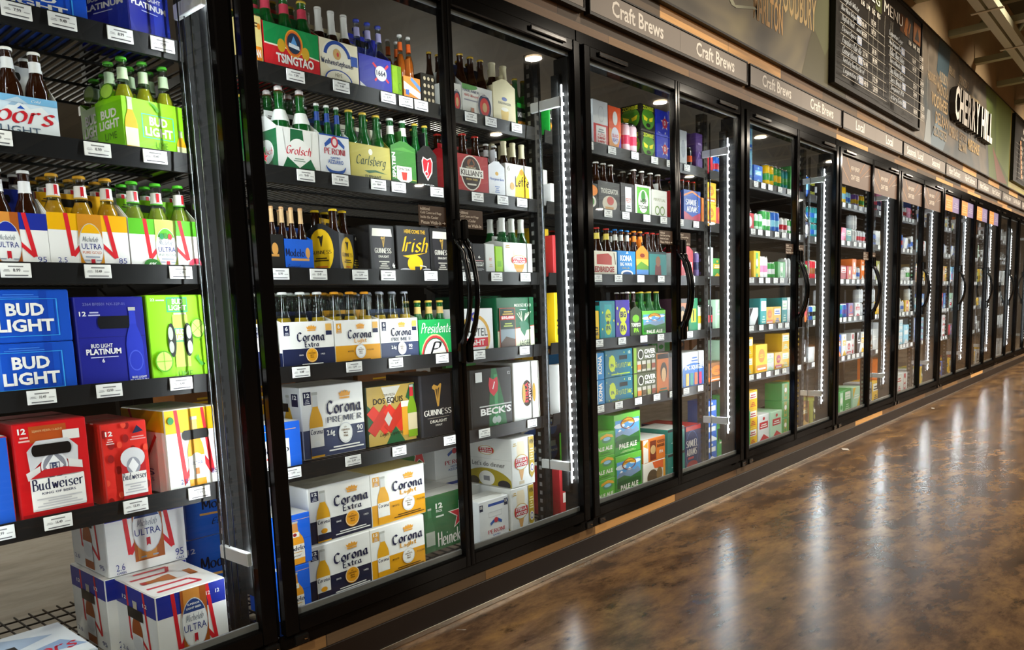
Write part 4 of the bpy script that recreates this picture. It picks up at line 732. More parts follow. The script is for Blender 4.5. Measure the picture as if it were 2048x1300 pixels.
 'killians': [('r', 0, 0, 1, 1, 'a81c24'), ('e', .54, .56, .27, .43, 'e8e0d4'), ('e', .54, .56, .245, .40, '2a1614'), ('e', .54, .8, .1, .1, '8a4a28'), ('p', [(.48, .74), (.56, .9), (.62, .76)], '141010'), ('r', .24, .46, .86, .66, 'f0ece4'), ('t', "KILLIAN'S", .27, .83, .49, .63, '2a1614', 'b'), ('t', 'GEORGE', .4, .66, .67, .71, 'd8c8a8'), ('t', 'IRISH RED', .4, .7, .38, .43, 'c8a860'), ('q', .42, .66, .26, .34, 1, 'd8d0c0')],
 'hoeg': [('r', 0, 0, 1, 1, 'e4e6ea'), ('e', .5, .78, .1, .06, 'e0b050'), ('t', 'Hoegaarden', .06, .94, .54, .66, '4a6ab0', 'g'), ('q', .35, .65, .2, .42, 4, '8a9ac8')],
 'leffe': [('r', 0, 0, 1, 1, 'dedcd4'), ('p', [(.32, .12), (.86, .12), (.84, .6), (.6, .92), (.36, .6)], 'f4c41c'), ('t', 'Leffe', .34, .86, .40, .70, '2a1c14', 'g'), ('e', .58, .80, .07, .08, 'e08a20'), ('t', 'BLONDE', .42, .8, .04, .1, 'a87838'), ('e', .22, .4, .08, .1, 'd8a860'), ('t', '6', .06, .16, .8, .94, '9a9488', 'n')],
 'guinfes': [('r', 0, 0, 1, 1, '232428'), ('e', .4, .46, .33, .46, 'f0c414'), ('o', .4, .46, .33, .46, .04, 'c89a10'), ('t', 'GUINNESS', .12, .68, .42, .53, '1c1a14', 'f')]+HARP(.4, .70, .17, '3a300c')+[('q', .2, .6, .28, .38, 2, '4a3c0c'), ('q', .28, .52, .16, .23, 1, 'e07828'), ('t', '4', .84, .92, .86, .96, WH, 'b'), ('q', .70, .98, .05, .4, 6, 'b09a30')],
 'guinfess': [('r', 0, 0, 1, .6, '26272b'), ('e', .5, .42, .34, .40, 'f0c414'), ('t', 'GUINNESS', .22, .78, .36, .44, '1c1a14', 'f')]+HARP(.5, .60, .16, '3a300c')+[('q', .3, .7, .24, .32, 2, '4a3c0c'), ('q', .34, .66, .12, .18, 1, 'e07828')],
 'guincan': [('r', 0, 0, 1, 1, '17171a'), ('p', [(.16, 0), (.76, 0), (.92, .78), (.86, .94), (.12, .94), (.06, .78)], '26242a'), ('p', [(.10, .94), (.88, .94), (.92, .78), (.07, .78)], 'e4e0d4'), ('t', 'GUINNESS', .16, .86, .42, .54, 'f0ece0', 'f')]+HARP(.52, .66, .18, 'c8a048')+[('t', 'DRAUGHT', .3, .74, .33, .38, 'e8e4d8', 'b'), ('q', .3, .74, .1, .28, 4, 'c8c4b8'), ('t', '4x', .86, .98, .12, .22, WH, 'b')],
 'irish': [('r', 0, 0, 1, 1, '2b2b2e'), ('t', 'HERE COME THE', .22, .88, .86, .94, 'd0a41c', 'b'), ('t', 'Irish', .12, .96, .46, .80, 'e0ac14', 's'), ('p', [(.14, .38), (.9, .46), (.3, .34)], 'e0ac14'), ('e', .52, .22, .24, .18, 'e0ac14'), ('r', .5, .04, .66, .16, '2b2b2e'), ('l', [(.66, .18), (.86, .16), (.84, .08), (.66, .06)], .02, 'd8d4c8'), ('e', .2, .04, .2, .08, 'a8a8ac'), ('e', .88, .04, .18, .08, 'a8a8ac')],
 'guin6': [('r', 0, 0, 1, 1, '1c1c20'), ('t', 'GUINNESS', .08, .92, .38, .52, 'f0ece0', 'f')]+HARP(.5, .72, .2, 'c8a048')+[('t', 'DRAUGHT', .28, .72, .2, .27, 'e8e4d8', 'b'), ('q', .36, .64, .12, .17, 1, 'c8c4b8')],
 'guin6s': [('r', 0, 0, 1, .6, '1a1a1e'), ('q', .12, .9, .45, .5, 1, 'd8a0a0'), ('t', 'SMOOTH &', .12, .9, .36, .42, WH, 'b'), ('t', 'CREAMY', .12, .9, .28, .35, WH, 'b'), ('q', .12, .9, .06, .24, 5, '9a9a9e'), ('t', '6', .4, .6, .54, .62, WH)],
 'guin12': [('r', 0, 0, 1, 1, '202227'), ('r', .0, 0, .06, 1, '34363c')]+HARP(.54, .66, .30, 'c09040')+[('t', 'GUINNESS', .10, .98, .33, .44, 'f0ece2', 'f'), ('q', .2, .9, .29, .31, 1, '8a8478'), ('t', 'DRAUGHT', .28, .82, .21, .26, 'e8e4d8', 'b'), ('t', 'STOUT', .44, .66, .155, .185, 'e8e4d8', 'b')],
 'stella6': [('r', 0, 0, 1, 1, 'eceeea')]+CHALICE(.52, -.15, 1.05)+STELLA(.52, .48, .95)+[('q', .06, .2, .84, .95, 2, 'c8a848')],
 'stella6s': [('r', 0, 0, 1, .7, 'dcdeda')]+STELLA(.5, .52, .5)+[('q', .3, .7, .26, .38, 2, 'c8b088')],
 'stellabot': [('r', 0, 0, 1, 1, '9cd41c'), ('r', .2, .3, .8, .5, '7cb814')],
 'stella12': [('r', 0, 0, 1, 1, 'f0f1ee')]+CHALICE(.40, .04, .95)+STELLA(.40, .50, 1.05)+[('q', .05, .2, .86, .94, 2, 'c8a848'), ('r', .74, .22, .97, 1, 'b89a1c'), ('p', [(.74, .22), (.97, .22), (.85, .12)], 'b89a1c'), ('t', 'WIN', .76, .95, .84, .94, '2a2408', 'b'), ('q', .77, .94, .5, .78, 5, 'f0e4b0'), ('e', .855, .34, .09, .10, 'f0ecd8'), ('o', .855, .34, .06, .07, .3, '4a4ab0')],
 'stella12s': [('r', 0, 0, 1, 1, 'e6e7e4'), ('r', 0, .56, 1, .564, 'b8bab8')]+STELLA(.45, .74, .62)+[('t', "Let's do dinner", .12, .86, .40, .50, '24262c', 'n'), ('p', ell(.45, -.06, .62, .42, 14, .1, PI-.1), 'a8962c'), ('e', .45, .14, .18, .16, 'eceae4'), ('r', .38, .09, .52, .19, '8a8a90'), ('e', .84, .04, .14, .1, '2c2c30'), ('e', .16, .06, .12, .1, '3c3a30')],
 'stellac12': [('r', 0, 0, 1, 1, 'e4e5e2'), ('r', .34, .12, .82, .92, 'd0d2d0'), ('e', .5, .48, .20, .22, '2c2014'), ('v', 'STELLA', .42, .55, .32, .66, 'd8303c', 'k'), ('v', 'ARTOIS', .57, .68, .34, .64, 'e8b8b4', 'k'), ('e', .38, .48, .06, .16, 'b8923c'), ('e', .78, .48, .06, .16, 'b8923c')],
 'corex6': corona('Extra', NV, GD, 'x', '181c40', 1, True), 'corlt6': corona('Light', 'e2a012', 'f2f2ee', 'l', 'd89a2c', 1, True, 'g', 'e0a030'), 'corpr6': corona('PREMIER', '3a4464', 'f2f2ee', 'p', '5c6070', 1, True, 'f'),
 'corex12': corona('Extra', '20233c', 'efa21c', 'x', '181c40', 1, False), 'corlt12': corona('Light', 'e2a012', 'f2f2ee', 'l', 'd89a2c', 1, False, 'g', 'e0a030'), 'corpr12': corona('PREMIER', '3a4464', 'f2f2ee', 'p', '5c6070', 1, False, 'f'),
 'corex6s': [('r', 0, 0, 1, .7, 'e8e8e4'), ('r', 0, 0, 1, .28, NV), ('r', .3, .5, .8, .66, NV), ('t', '6', .46, .64, .56, .64, WH)],
 'corpr12s': [('r', 0, 0, 1, 1, 'e4e5e6'), ('r', 0, 0, 1, .4, '3a4464'), ('r', .74, .74, .94, .92, NV), ('t', '12', .78, .9, .84, .9, WH, 'k'), ('B', .62, .1, .26, .8, 'e0a828', 'e8e6e0', 'd0d2d2'), ('r', .2, .66, .64, .78, '111112'), ('t', 'Corona', .0, .5, .5, .6, NV, 'g')],
 'presid': [('r', 0, 0, 1, 1, '18a050'), ('e', .46, .02, .42, .60, 'd8b888'), ('e', .46, .0, .40, .58, 'c83038'), ('e', .46, -.02, .36, .54, '20603c'), ('e', .46, -.03, .34, .52, 'eeeae0'), ('t', 'Presidente', .06, 1.0, .64, .92, 'f4f4f0', 's'), ('t', 'P', .28, .66, .04, .42, '14161c', 's')],
 'amstel': [('r', 0, 0, 1, 1, 'ecedf0'), ('o', .5, .36, .42, .52, .16, 'd8a848'), ('e', .5, .36, .30, .40, 'f0f0f0'), ('r', .15, .13, .85, .34, 'd0283c'), ('t', 'AMSTEL', .16, .84, .38, .56, '24262c', 'n'), ('t', 'LIGHT', .24, .76, .17, .30, WH, 'b'), ('e', .5, .82, .11, .11, '3a3cae'), ('e', .5, .83, .06, .05, 'e8c060')],
 'moose': [('r', 0, 0, 1, 1, '12603c'), ('p', [(0, 0), (1, 0), (1, .44), (0, .36)], 'e8eecc'), ('l', [(0, .37), (1, .45)], .012, 'c83c34'), ('t', 'MOOSEHEAD', .46, .92, .82, .89, 'f0f4e4', 'f'), ('q', .6, .78, .76, .79, 1, 'd0d8e8'), ('p', [(.58, .52), (.7, .56), (.86, .48), (.9, .38), (.78, .36), (.72, .24), (.62, .36)], '3c7458')]+[('l', [(.66, .54), (.52+.06*i, .74-.02*abs(i-2))], .016, 'dfeacc') for i in range(3)]+[('l', [(.72, .55), (.76+.05*i, .7+.01*i)], .016, 'dfeacc') for i in range(4)]+[('r', .05, .05, .45, .80, '20382c'), ('w', .04, .04, .46, .81, .012, 'c84830'), ('r', .06, .06, .44, .40, '8a98a0'), ('p', [(.06, .06), (.44, .06), (.44, .2), (.2, .26), (.06, .14)], '503828'), ('r', .07, .58, .44, .66, 'd83028'), ('t', '$50,000', .09, .42, .59, .65, WH, 'k'), ('q', .12, .4, .68, .77, 2, 'd8b040'), ('q', .14, .38, .45, .54, 2, 'c0d060'), ('t', 'LAGER', .56, .86, .06, .17, '1f3a2c', 'n'), ('t', '12', .9, .95, .04, .08, '4a6a50', 'n')],
 'xx': [('r', 0, 0, 1, 1, 'b89a4c'), ('p', [(.3, .98), (.7, .98), (.44, .62)], 'd4d0c4'), ('p', [(0, .2), (.25, .45), (0, .7)], '1f5a34'), ('p', [(.35, 0), (.75, 0), (.55, .3)], '1f5a34'), ('p', [(.9, .98), (1, .98), (1, .6), (.8, .76)], '1f5a34'), ('t', 'CERVEZA', .32, .58, .82, .86, '5a4a20', 'n'), ('t', 'DOS EQUIS', .12, .74, .68, .80, '1c1814', 'b'), ('l', [(.05, .62), (.40, .22)], .19, 'd8301c'), ('l', [(.42, .62), (.05, .22)], .19, 'c02a18'), ('l', [(.38, .62), (.74, .24)], .19, 'd8301c'), ('l', [(.76, .62), (.38, .24)], .19, 'c02a18'), ('p', [(.41, .56), (.49, .43), (.41, .30), (.33, .43)], 'c0bcb0'), ('t', 'Lager Especial', .22, .72, .12, .22, '2a2010', 's'), ('r', .70, .10, .86, .62, 'e0a02c'), ('r', .69, .60, .87, .70, 'f0ead8'), ('B', .92, .05, .2, .92, '7aa01c', 'd8c8a0', 'c83038')],
 'becks12': [('r', 0, 0, 1, 1, '111412'), ('p', [(.4, 0), (.86, 0), (.8, .4), (.62, 1), (.5, 1), (.42, .4)], '1f6a3c'), ('r', .56, .0, .64, .9, '3c9458'), ('p', [(.44, .86), (.54, .82), (.64, .86), (.66, .74), (.64, .62), (.54, .54), (.44, .62), (.42, .74)], 'c82c3c'), ('l', [(.57, .78), (.52, .66)], .02, WH), ('r', .18, .38, .98, .40, 'c8ccc8'), ('t', "BECK'S", .20, .97, .24, .36, 'f0f0ee', 'k'), ('e', .54, .14, .06, .06, 'a8b8b0'), ('e', .64, .14, .06, .06, 'a8b8b0'), ('r', .10, .80, .26, .96, 'd8dad8'), ('t', '12', .9, .96, .88, .93, 'd8d8d8')],
 'peroni12': [('r', 0, 0, 1, 1, 'e6e8ea'), ('r', .30, .86, 1, .92, '2c4ea0'), ('r', .0, .80, .12, .94, '1d2440'), ('t', '12', .02, .1, .86, .92, WH, 'k'), ('r', .86, .80, .98, .95, '1d2440'), ('t', '12', .88, .96, .87, .93, WH, 'k'), ('w', .30, .62, .76, .74, .01, 'b8bcc0'), ('p', [(.34, .50), (.48, .57), (.62, .57), (.76, .50), (.74, .44), (.6, .51), (.5, .51), (.36, .44)], '2c58a8'), ('e', .55, .54, .07, .06, 'c83848'), ('t', 'PERONI', .26, .84, .26, .36, 'b8283c', 'f'), ('t', 'NASTRO', .42, .68, .2, .235, '2c58a8'), ('t', 'AZZURRO', .34, .76, .13, .18, '2c58a8', 'b')],
 'heine': [('r', 0, 0, 1, 1, '17602c'), ('B', .1, .0, .2, .8, '2c6a3c', 'b0b8a8', '3c7a4c'), ('t', '12', .24, .40, .76, .86, 'f0f0ec', 'k'), ('t', 'PACK', .25, .39, .69, .74, 'f0f0ec', 'b'), ('q', .24, .42, .6, .66, 1, 'd0d8d0'), ('S', .86, .56, .36, .30, 'f0e8e0'), ('S', .86, .56, .31, .26, 'c8202c'), ('t', 'Heineken', .26, 1.0, .05, .32, 'f2f2ec', 'f')],
 'lands': [('r', 0, 0, 1, 1, 'e8c01c'), ('p', [(.3, .5), (.62, .86), (.66, .5)], '1c1c18'), ('l', [(.05, .48), (.25, .44), (.5, .48), (.9, .44)], .04, '1c1c18'), ('l', [(.05, .38), (.5, .36), (.9, .38)], .03, '1c1c18'), ('t', 'LAND SHARK', .06, .94, .2, .32, '1c1c18', 'k'), ('t', 'Lager', .4, .8, .06, .16, '1c1c18', 's')],
 'lilsump': [('r', 0, 0, 1, 1, 'dcdfe2'), ('r', 0, 0, 1, .5, 'cc2430'), ('r', .18, .06, .86, .46, 'f0ecec'), ('q', .3, .74, .32, .42, 2, '8a8a90'), ('t', "A LITTLE", .26, .78, .24, .30, 'd02c38', 'b'), ('t', "SUMPIN'", .24, .8, .17, .23, 'd02c38', 'k'), ('t', "SUMPIN'", .24, .8, .095, .155, 'd02c38', 'k'), ('o', .52, .72, .2, .17, .06, 'a8acb0')],
 'sunny': [('r', 0, 0, 1, 1, 'ee5a28'), ('p', [(.0, .1), (1, .0), (1, .42), (0, .5)], 'f0963c'), ('p', [(.7, 0), (1, 0), (1, .4)], '5a34a0'), ('e', .5, .34, .32, .2, 'e8e4f0'), ('t', 'ISLAND', .26, .76, .3, .38, 'd03c50', 'b'), ('t', 'BEATS', .28, .74, .2, .28, '5a34a0', 'b'), ('e', .5, .74, .2, .16, 'f4efe8')],
 'zombie': [('r', 0, 0, 1, 1, '151611'), ('e', .5, .5, .46, .42, '4c8c24'), ('p', [(.14, .6), (.46, .5), (.4, .38), (.2, .42)], 'e8d820'), ('p', [(.86, .6), (.56, .5), (.6, .38), (.8, .42)], 'e8d820'), ('e', .5, .24, .16, .08, '151611'), ('t', 'ZOMBIE', .12, .88, .82, .97, 'c8d428', 'k')],
 'ducl': [('r', 0, 0, 1, 1, '1b34c8'), ('S', .72, .52, .36, .32, 'e8e8ee'), ('e', .72, .52, .22, .2, 'c82c48'), ('t', 'D', .64, .8, .44, .62, WH, 'k'), ('q', .12, .3, .1, .14, 1, 'c8d0f0'), ('t', 'F', .7, .8, .06, .16, WH, 'b')],
 'purple': [('r', 0, 0, 1, 1, '5a3c84'), ('l', [(.2, .3), (.5, .5), (.8, .44)], .04, 'a890c0'), ('q', .3, .8, .7, .8, 1, 'b8a0d0')],
 'troegra': [('r', 0, 0, 1, 1, '1d1c18'), ('e', .75, .75, .25, .2, 'ee8a24'), ('e', .3, .75, .3, .14, 'e8e4d8'), ('e', .7, .35, .22, .22, 'e8e4d8'), ('e', .7, .35, .14, .15, '4c8a3c'), ('t', 'RA', .05, .45, .42, .6, WH, 'k'), ('e', .3, .15, .22, .1, 'ee8a24')],
 'troegen': [('r', 0, 0, 1, 1, '23201e'), ('t', 'TROEGENATOR', .12, .92, .62, .78, 'd8d4c8', 'b'), ('e', .52, .3, .34, .26, 'c8bca8'), ('e', .55, .4, .16, .14, 'b83828'), ('p', [(.3, .2), (.7, .2), (.66, .06), (.34, .06)], 'c08a48')],
 'fest': [('r', 0, 0, 1, 1, '3a383a'), ('r', .32, .06, .8, .9, 'd8d8d8'), ('t', 'FEST', .36, .76, .4, .54, 'b85030', 'b'), ('q', .38, .74, .2, .34, 2, '6a6a6a')],
 'hopcyc': [('r', 0, 0, 1, 1, 'e8ece0'), ('r', .1, .06, .9, .94, '54a034'), ('e', .5, .5, .32, .36, 'ecf0e0'), ('e', .5, .66, .14, .18, '2f7a28'), ('t', 'HOP', .3, .7, .42, .58, '1c2c18', 'k'), ('t', 'CYCLONE', .2, .8, .26, .38, '1c2c18', 'k')],
 'perpet': [('r', 0, 0, 1, 1, 'dcdcd4'), ('t', 'PERPETUAL', .12, .9, .62, .72, '8a9068', 'b'), ('o', .35, .3, .16, .16, .3, '6a8a3c'), ('o', .68, .3, .16, .16, .3, '6a8a3c')],
 'samad': [('r', 0, 0, 1, 1, '28509c'), ('p', [(0, 0), (1, 0), (1, .36), (.5, .2), (0, .36)], 'a82c48'), ('p', [(0, .85), (.5, 1), (1, .85), (1, .8), (.5, .94), (0, .8)], 'e08040'), ('t', 'SAMUEL', .1, .9, .54, .74, 'f0eee8', 'f'), ('t', 'ADAMS', .16, .84, .34, .52, 'f0eee8', 'f')],
 'samad12': [('r', 0, 0, 1, 1, '1f2c5c'), ('r', 0, .9, 1, 1, 'c82c30'), ('o', .4, .46, .44, .44, .04, '4a6aa8'), ('t', 'SAMUEL', .02, .78, .52, .70, 'f2efe8', 'f'), ('t', 'ADAMS', .04, .72, .34, .50, 'f2efe8', 'f'), ('r', .12, .26, .5, .31, 'c84850'), ('e', .4, .12, .36, .1, 'a82430')],
 'orange6': [('r', 0, 0, 1, 1, 'd88030'), ('e', .5, .5, .3, .3, 'b85a1c')], 'redcan': [('r', 0, 0, 1, 1, 'b02c30'), ('r', .1, .3, .9, .5, 'e8e0d8')],
 'redbr': [('r', 0, 0, 1, 1, 'e8e0cc'), ('p', [(.3, .5), (.82, .48), (.82, .8), (.7, .92), (.3, .86)], 'b83424'), ('l', [(.0, .9), (.1, .5)], .03, '6a5840'), ('l', [(.9, .95), (.95, .5)], .03, '6a5840'), ('t', 'REDBRIDGE', .14, .9, .2, .42, 'a8281c', 'k'), ('r', 0, 0, 1, .1, 'd8c8a0')],
 'kona': [('r', 0, 0, 1, 1, '1d7cc0'), ('t', 'KONA', .14, .8, .62, .84, 'f2f0ea', 'k'), ('t', 'BIG WAVE', .14, .8, .44, .57, 'f2f0ea', 'b'), ('t', 'Golden Ale', .24, .66, .33, .4, 'e8c440', 's'), ('e', .5, .16, .34, .13, 'f0f0ea'), ('e', .52, .14, .26, .09, '1c4c80'), ('e', .9, .05, .12, .08, 'e8c028'), ('p', [(.44, .9), (.52, 1), (.6, .9)], 'f2f0ea')],
 'longb': [('r', 0, 0, 1, 1, 'ee8424'), ('p', [(0, .72), (1, .72), (1, .4), (0, .5)], 'f0c040'), ('p', [(0, .45), (.4, .64), (1, .46), (1, .3), (0, .3)], '5a8a30'), ('r', 0, 0, 1, .32, '4a78b0'), ('e', .5, .86, .2, .08, '7a2c18')],
 'teal6': [('r', 0, 0, 1, 1, '1f7c78'), ('p', [(.3, .0), (.7, 0), (.66, .5), (.34, .5)], '6a2424'), ('e', .5, .64, .14, .2, '8a5a40'), ('r', 0, .92, 1, 1, '1c3438')],
 'redos': [('r', 0, 0, 1, 1, 'c02434'), ('t', "FREDO'S", .08, .92, .4, .6, 'f2eeea', 'k'), ('q', .2, .8, .1, .3, 3, 'e89a9a')],
 'hazycube': [('r', 0, 0, 1, 1, '0f8494'), ('r', .28, .08, .78, .92, '1fa0a4'), ('e', .53, .62, .2, .18, 'd0e02c'), ('e', .53, .3, .2, .16, 'c0d82c'), ('t', 'HAZY', .36, .7, .58, .68, '0a4c5c', 'k'), ('t', 'IPA', .38, .68, .26, .38, '0a4c5c', 'k'), ('e', .12, .3, .04, .03, 'd0e02c'), ('e', .14, .72, .04, .03, 'd0e02c'), ('e', .9, .5, .04, .03, 'd0e02c'), ('e', .5, .46, .08, .05, '0a1c24')],
 'bigcube': [('r', 0, 0, 1, 1, '42309c'), ('e', .52, .62, .28, .2, 'd4d838'), ('e', .52, .28, .26, .18, 'd4d838'), ('t', 'BIG', .32, .72, .56, .72, '241a60', 'k'), ('t', 'IPA', .32, .72, .2, .36, '241a60', 'k'), ('e', .1, .8, .05, .04, 'd4d838'), ('e', .9, .7, .05, .04, 'd4d838'), ('e', .12, .4, .05, .04, 'd4d838')],
 'torpedo': [('r', 0, 0, 1, 1, '33402a'), ('e', .5, .72, .3, .14, '6aa82c'), ('t', 'TORPEDO', .08, .92, .42, .56, 'e8e8d8', 'k'), ('t', 'IPA', .3, .74, .22, .38, '8cd02c', 'k'), ('r', 0, 0, 1, .08, '181c14')],
 'palel': PALE, 'pales': PALES,
 'konaside': [('r', 0, 0, 1, 1, '1f86c8'), ('r', 0, 0, .5, 1, 'ecf0ec'), ('v', 'KONA', .56, .84, .2, .9, 'f2f0ea', 'k'), ('v', 'BIG WAVE', .1, .4, .2, .9, 'ee9a2c', 'k')],
 'kona12': [('r', 0, 0, 1, 1, '1f86c8'), ('r', 0, 0, 1, .38, 'f0c040'), ('t', 'KONA', .0, .7, .56, .8, 'f2f0ea', 'k'), ('t', 'BIG WAVE', .0, .7, .36, .5, 'f2f0ea', 'b'), ('e', .6, .1, .3, .16, 'e89a1c'), ('t', '12', .8, .95, .84, .94, WH)],
 'hazy12': [('r', 0, 0, 1, 1, '0f6c84'), ('e', .24, .5, .12, .32, 'c8dc2c'), ('t', 'IPA', .18, .3, .36, .5, '0a4058', 'k'), ('t', 'HAZY LITTLE THING', .34, .96, .30, .50, 'd4e03c', 's'), ('r', .5, .62, .8, .78, '08161c'), ('t', '12', .84, .93, .82, .93, 'e8f0d0', 'k'), ('q', .2, .9, .05, .15, 1, 'a8c83c')]+[('e', (.1+.29*i) % 1, (.15+.37*i) % 1, .014, .03, 'd0e02c') for i in range(12)],
 'over12': [('r', 0, 0, 1, 1, '4a4f3c'), ('r', 0, 0, .12, 1, '7a9a3c'), ('e', .3, .72, .12, .2, '2a2c24'), ('o', .3, .72, .12, .2, .2, 'd8d8d0'), ('t', 'OVER', .46, .95, .72, .92, 'f0f0ea', 'k'), ('t', "PACK'D", .48, .92, .54, .68, 'f0f0ea', 'k')]+[('r', .14+.21*i, .04, .30+.21*i, .46, 'a8a49a') for i in range(4)]+[('r', .14+.21*i, .12, .30+.21*i, .32, ('b86a38', '5a4a3c', '9a9a6a', '8a4a3c')[i]) for i in range(4)],
 'ranger': [('r', 0, 0, 1, 1, 'ea7c24'), ('r', 0, 0, .22, 1, 'e8e0d4'), ('p', [(.0, .75), (.2, .95), (.2, .6)], 'f0a030'), ('r', .3, .04, .58, .9, '7a2c14'), ('e', .44, .5, .12, .2, 'c8a068'), ('t', 'VOODOO', .62, .97, .72, .86, '4a2410', 'k'), ('t', 'RANGER', .62, .97, .54, .68, '4a2410', 'k'), ('t', 'IPA', .72, .9, .26, .4, 'f4ece0', 'b')],
 'ranger2': [('r', 0, 0, 1, 1, 'e8e0d4'), ('p', [(.4, 1), (1, 1), (1, .6), (.5, .7)], 'e8642c'), ('r', .9, 0, 1, 1, 'e8a030'), ('e', .4, .34, .24, .34, '5a4630'), ('e', .72, .4, .14, .3, '8a6a40')],
 'skullpk': [('r', 0, 0, 1, 1, 'c87440'), ('r', 0, .88, 1, 1, '2c2420'), ('e', .55, .55, .3, .24, '4a3c30'), ('e', .55, .48, .2, .18, 'd8b080'), ('q', .1, .9, .05, .18, 2, '2c6a5c')],
 'squeeze': [('r', 0, 0, 1, 1, 'e4eaf2'), ('r', 0, 0, 1, .5, '3c78c8'), ('p', ell(.5, .5, .5, .2, 10, 0, PI), '3c78c8'), ('t', 'EPIC SQUEEZE', .1, .94, .50, .64, 'f4f4f0', 'k'), ('q', .4, .7, .74, .9, 2, '4a70b8')]+[('r', .14+.2*i, .08, .28+.2*i, .42, ('f0b848', '3c9a8c', 'ee7848', 'c83c6c')[i]) for i in range(4)],
 'silver': [('r', 0, 0, 1, 1, 'c8ccd0'), ('e', .5, .5, .3, .25, 'a0a8b0')],
 'tealb': [('r', 0, 0, 1, 1, '1f8478'), ('r', 0, .9, 1, 1, '1c1c1c'), ('q', .2, .8, .4, .6, 3, 'd0e0dc')],
 'greenb': [('r', 0, 0, 1, 1, '1f9060'), ('r', .2, .3, .8, .7, 'd0d83c'), ('r', .44, .34, .56, .66, '14301c')],
 'bluemoon': [('r', 0, 0, 1, 1, '1f2748'), ('e', .28, .56, .16, .34, '3c64a8'), ('p', [(.08, .4), (.5, .66), (.5, .9), (.1, .62)], 'd8d4c0'), ('t', 'BLUE MOON', .1, .48, .5, .7, '1f2748', 'b'), ('e', .76, .5, .1, .36, '3c64a8'), ('r', .7, .68, .82, .92, 'd8d8d0'), ('t', 'BLUE MOON', .67, .85, .46, .56, 'f0f0e8', 'b')],
 'wcase': [('r', 0, 0, 1, 1, 'd8d8d6'), ('q', .2, .8, .3, .6, 2, '8a8a90')],
 'coorsbox': [('r', 0, 0, 1, 1, 'c8d4e4')], 'coorstop': [('r', 0, 0, 1, 1, 'dfe6ee'), ('p', [(0, .6), (.5, 1), (.9, .7), (.6, .5)], 'a8bcd8'), ('p', [(.5, .3), (.9, .5), (1, .2)], '8fa8cc'), ('r', .34, .52, .66, .66, '121214'), ('t', 'LIGHT', .06, .52, .24, .44, '2a3c64', 'n'), ('t', 'Coors', .54, .96, .2, .46, 'c8283c', 's')],
 'ultratop': [('r', 0, 0, 1, 1, 'f0f0ee'), ('l', [(.06, .3), (.66, .3), (.74, .12), (.1, .12)], .05, 'd0303c'), ('l', [(.06, .72), (.6, .72), (.7, .9), (.2, .9)], .05, 'd0303c'), ('p', [(.12, .46), (.3, .46), (.5, .40), (.88, .40), (.88, .62), (.5, .62), (.3, .56), (.12, .56)], 'b0662c'), ('r', .56, .40, .76, .62, 'dfe2e4'), ('p', [(.1, .46), (.18, .46), (.18, .56), (.1, .56)], 'b03030')],
 'dalesale': [('r', 0, 0, 1, 1, 'd8d8dc'), ('r', 0, .3, 1, .6, 'b03038')],
}

# ------------------------------------------------------------------ packs, bottles, cans
def card_box(x, y, z, w, h, d, art, label, cat='beer case', name='beer_case', side=None, top='e8e8e4', body=None, rot=0, hole=None, topart=None, group=None, taper=0):
    """a printed carton: front at y, left end at x"""
    col = body or next((i[5] for i in ART[art] if i[0] == 'r'), 'dddddd')
    m = MB(); c = .0025
    m.box(0, 0, 0, w, d, h, col, c)
    e = .006
    draw(m, clip01(ART[art]), (c, 0, c), (w-2*c, 0, 0), (0, 0, h-2*c), (0, -1, 0))
    if side: draw(m, clip01(ART[side]), (0, d-c, c), (0, -(d-2*c), 0), (0, 0, h-2*c), (-1, 0, 0))
    m.poly([(c, c, h+.0004), (w-c, c, h+.0004), (w-c, d-c, h+.0004), (c, d-c, h+.0004)], top)
    if topart: draw(m, ART[topart], (c, c, h+.0005), (w-2*c, 0, 0), (0, d-2*c, 0), (0, 0, 1))
    m.box(.004, d*.5-.0008, h+.0006, w-.004, d*.5+.0008, h+.0009, '8a8278')
    o = m.build(name, loc=(x, y, z), rz=rot, label=label, category=cat)
    if group: o['group'] = group
    if hole:
        hm = MB(); q = ell(hole[0]*w, hole[1]*h, hole[2]*w, hole[3]*h, 20)
        hm.prism([(a, -.0045, b) for a, b in q], (0, .0012, 0), '0c0b0b'); hm.build('handle_flap', o)
    return o
def clip01(items):
    """trim plain rectangles that run past the edge of the face"""
    out = []
    for it in items:
        if it[0] == 'r': it = ('r', max(it[1], 0), max(it[2], 0), min(it[3], 1), min(it[4], 1), it[5])
        elif it[0] == 'p': it = ('p', [(min(max(a, 0), 1), min(max(b, 0), 1)) for a, b in it[1]], it[2])
        elif it[0] in 'e': it = ('p', [(min(max(a, 0), 1), min(max(b, 0), 1)) for a, b in ell(*it[1:5])], it[5])
        elif it[0] == 't' and it[1] in ('Presidente', 'Modelo', 'MODELO', 'Heineken', 'ICHIBAN', 'KONA', 'BIG WAVE') and (it[2] < 0.03 or it[3] > .98): it = it[:2]+(max(it[2], .02), min(it[3], .99))+it[4:]
        out.append(it)
    return out
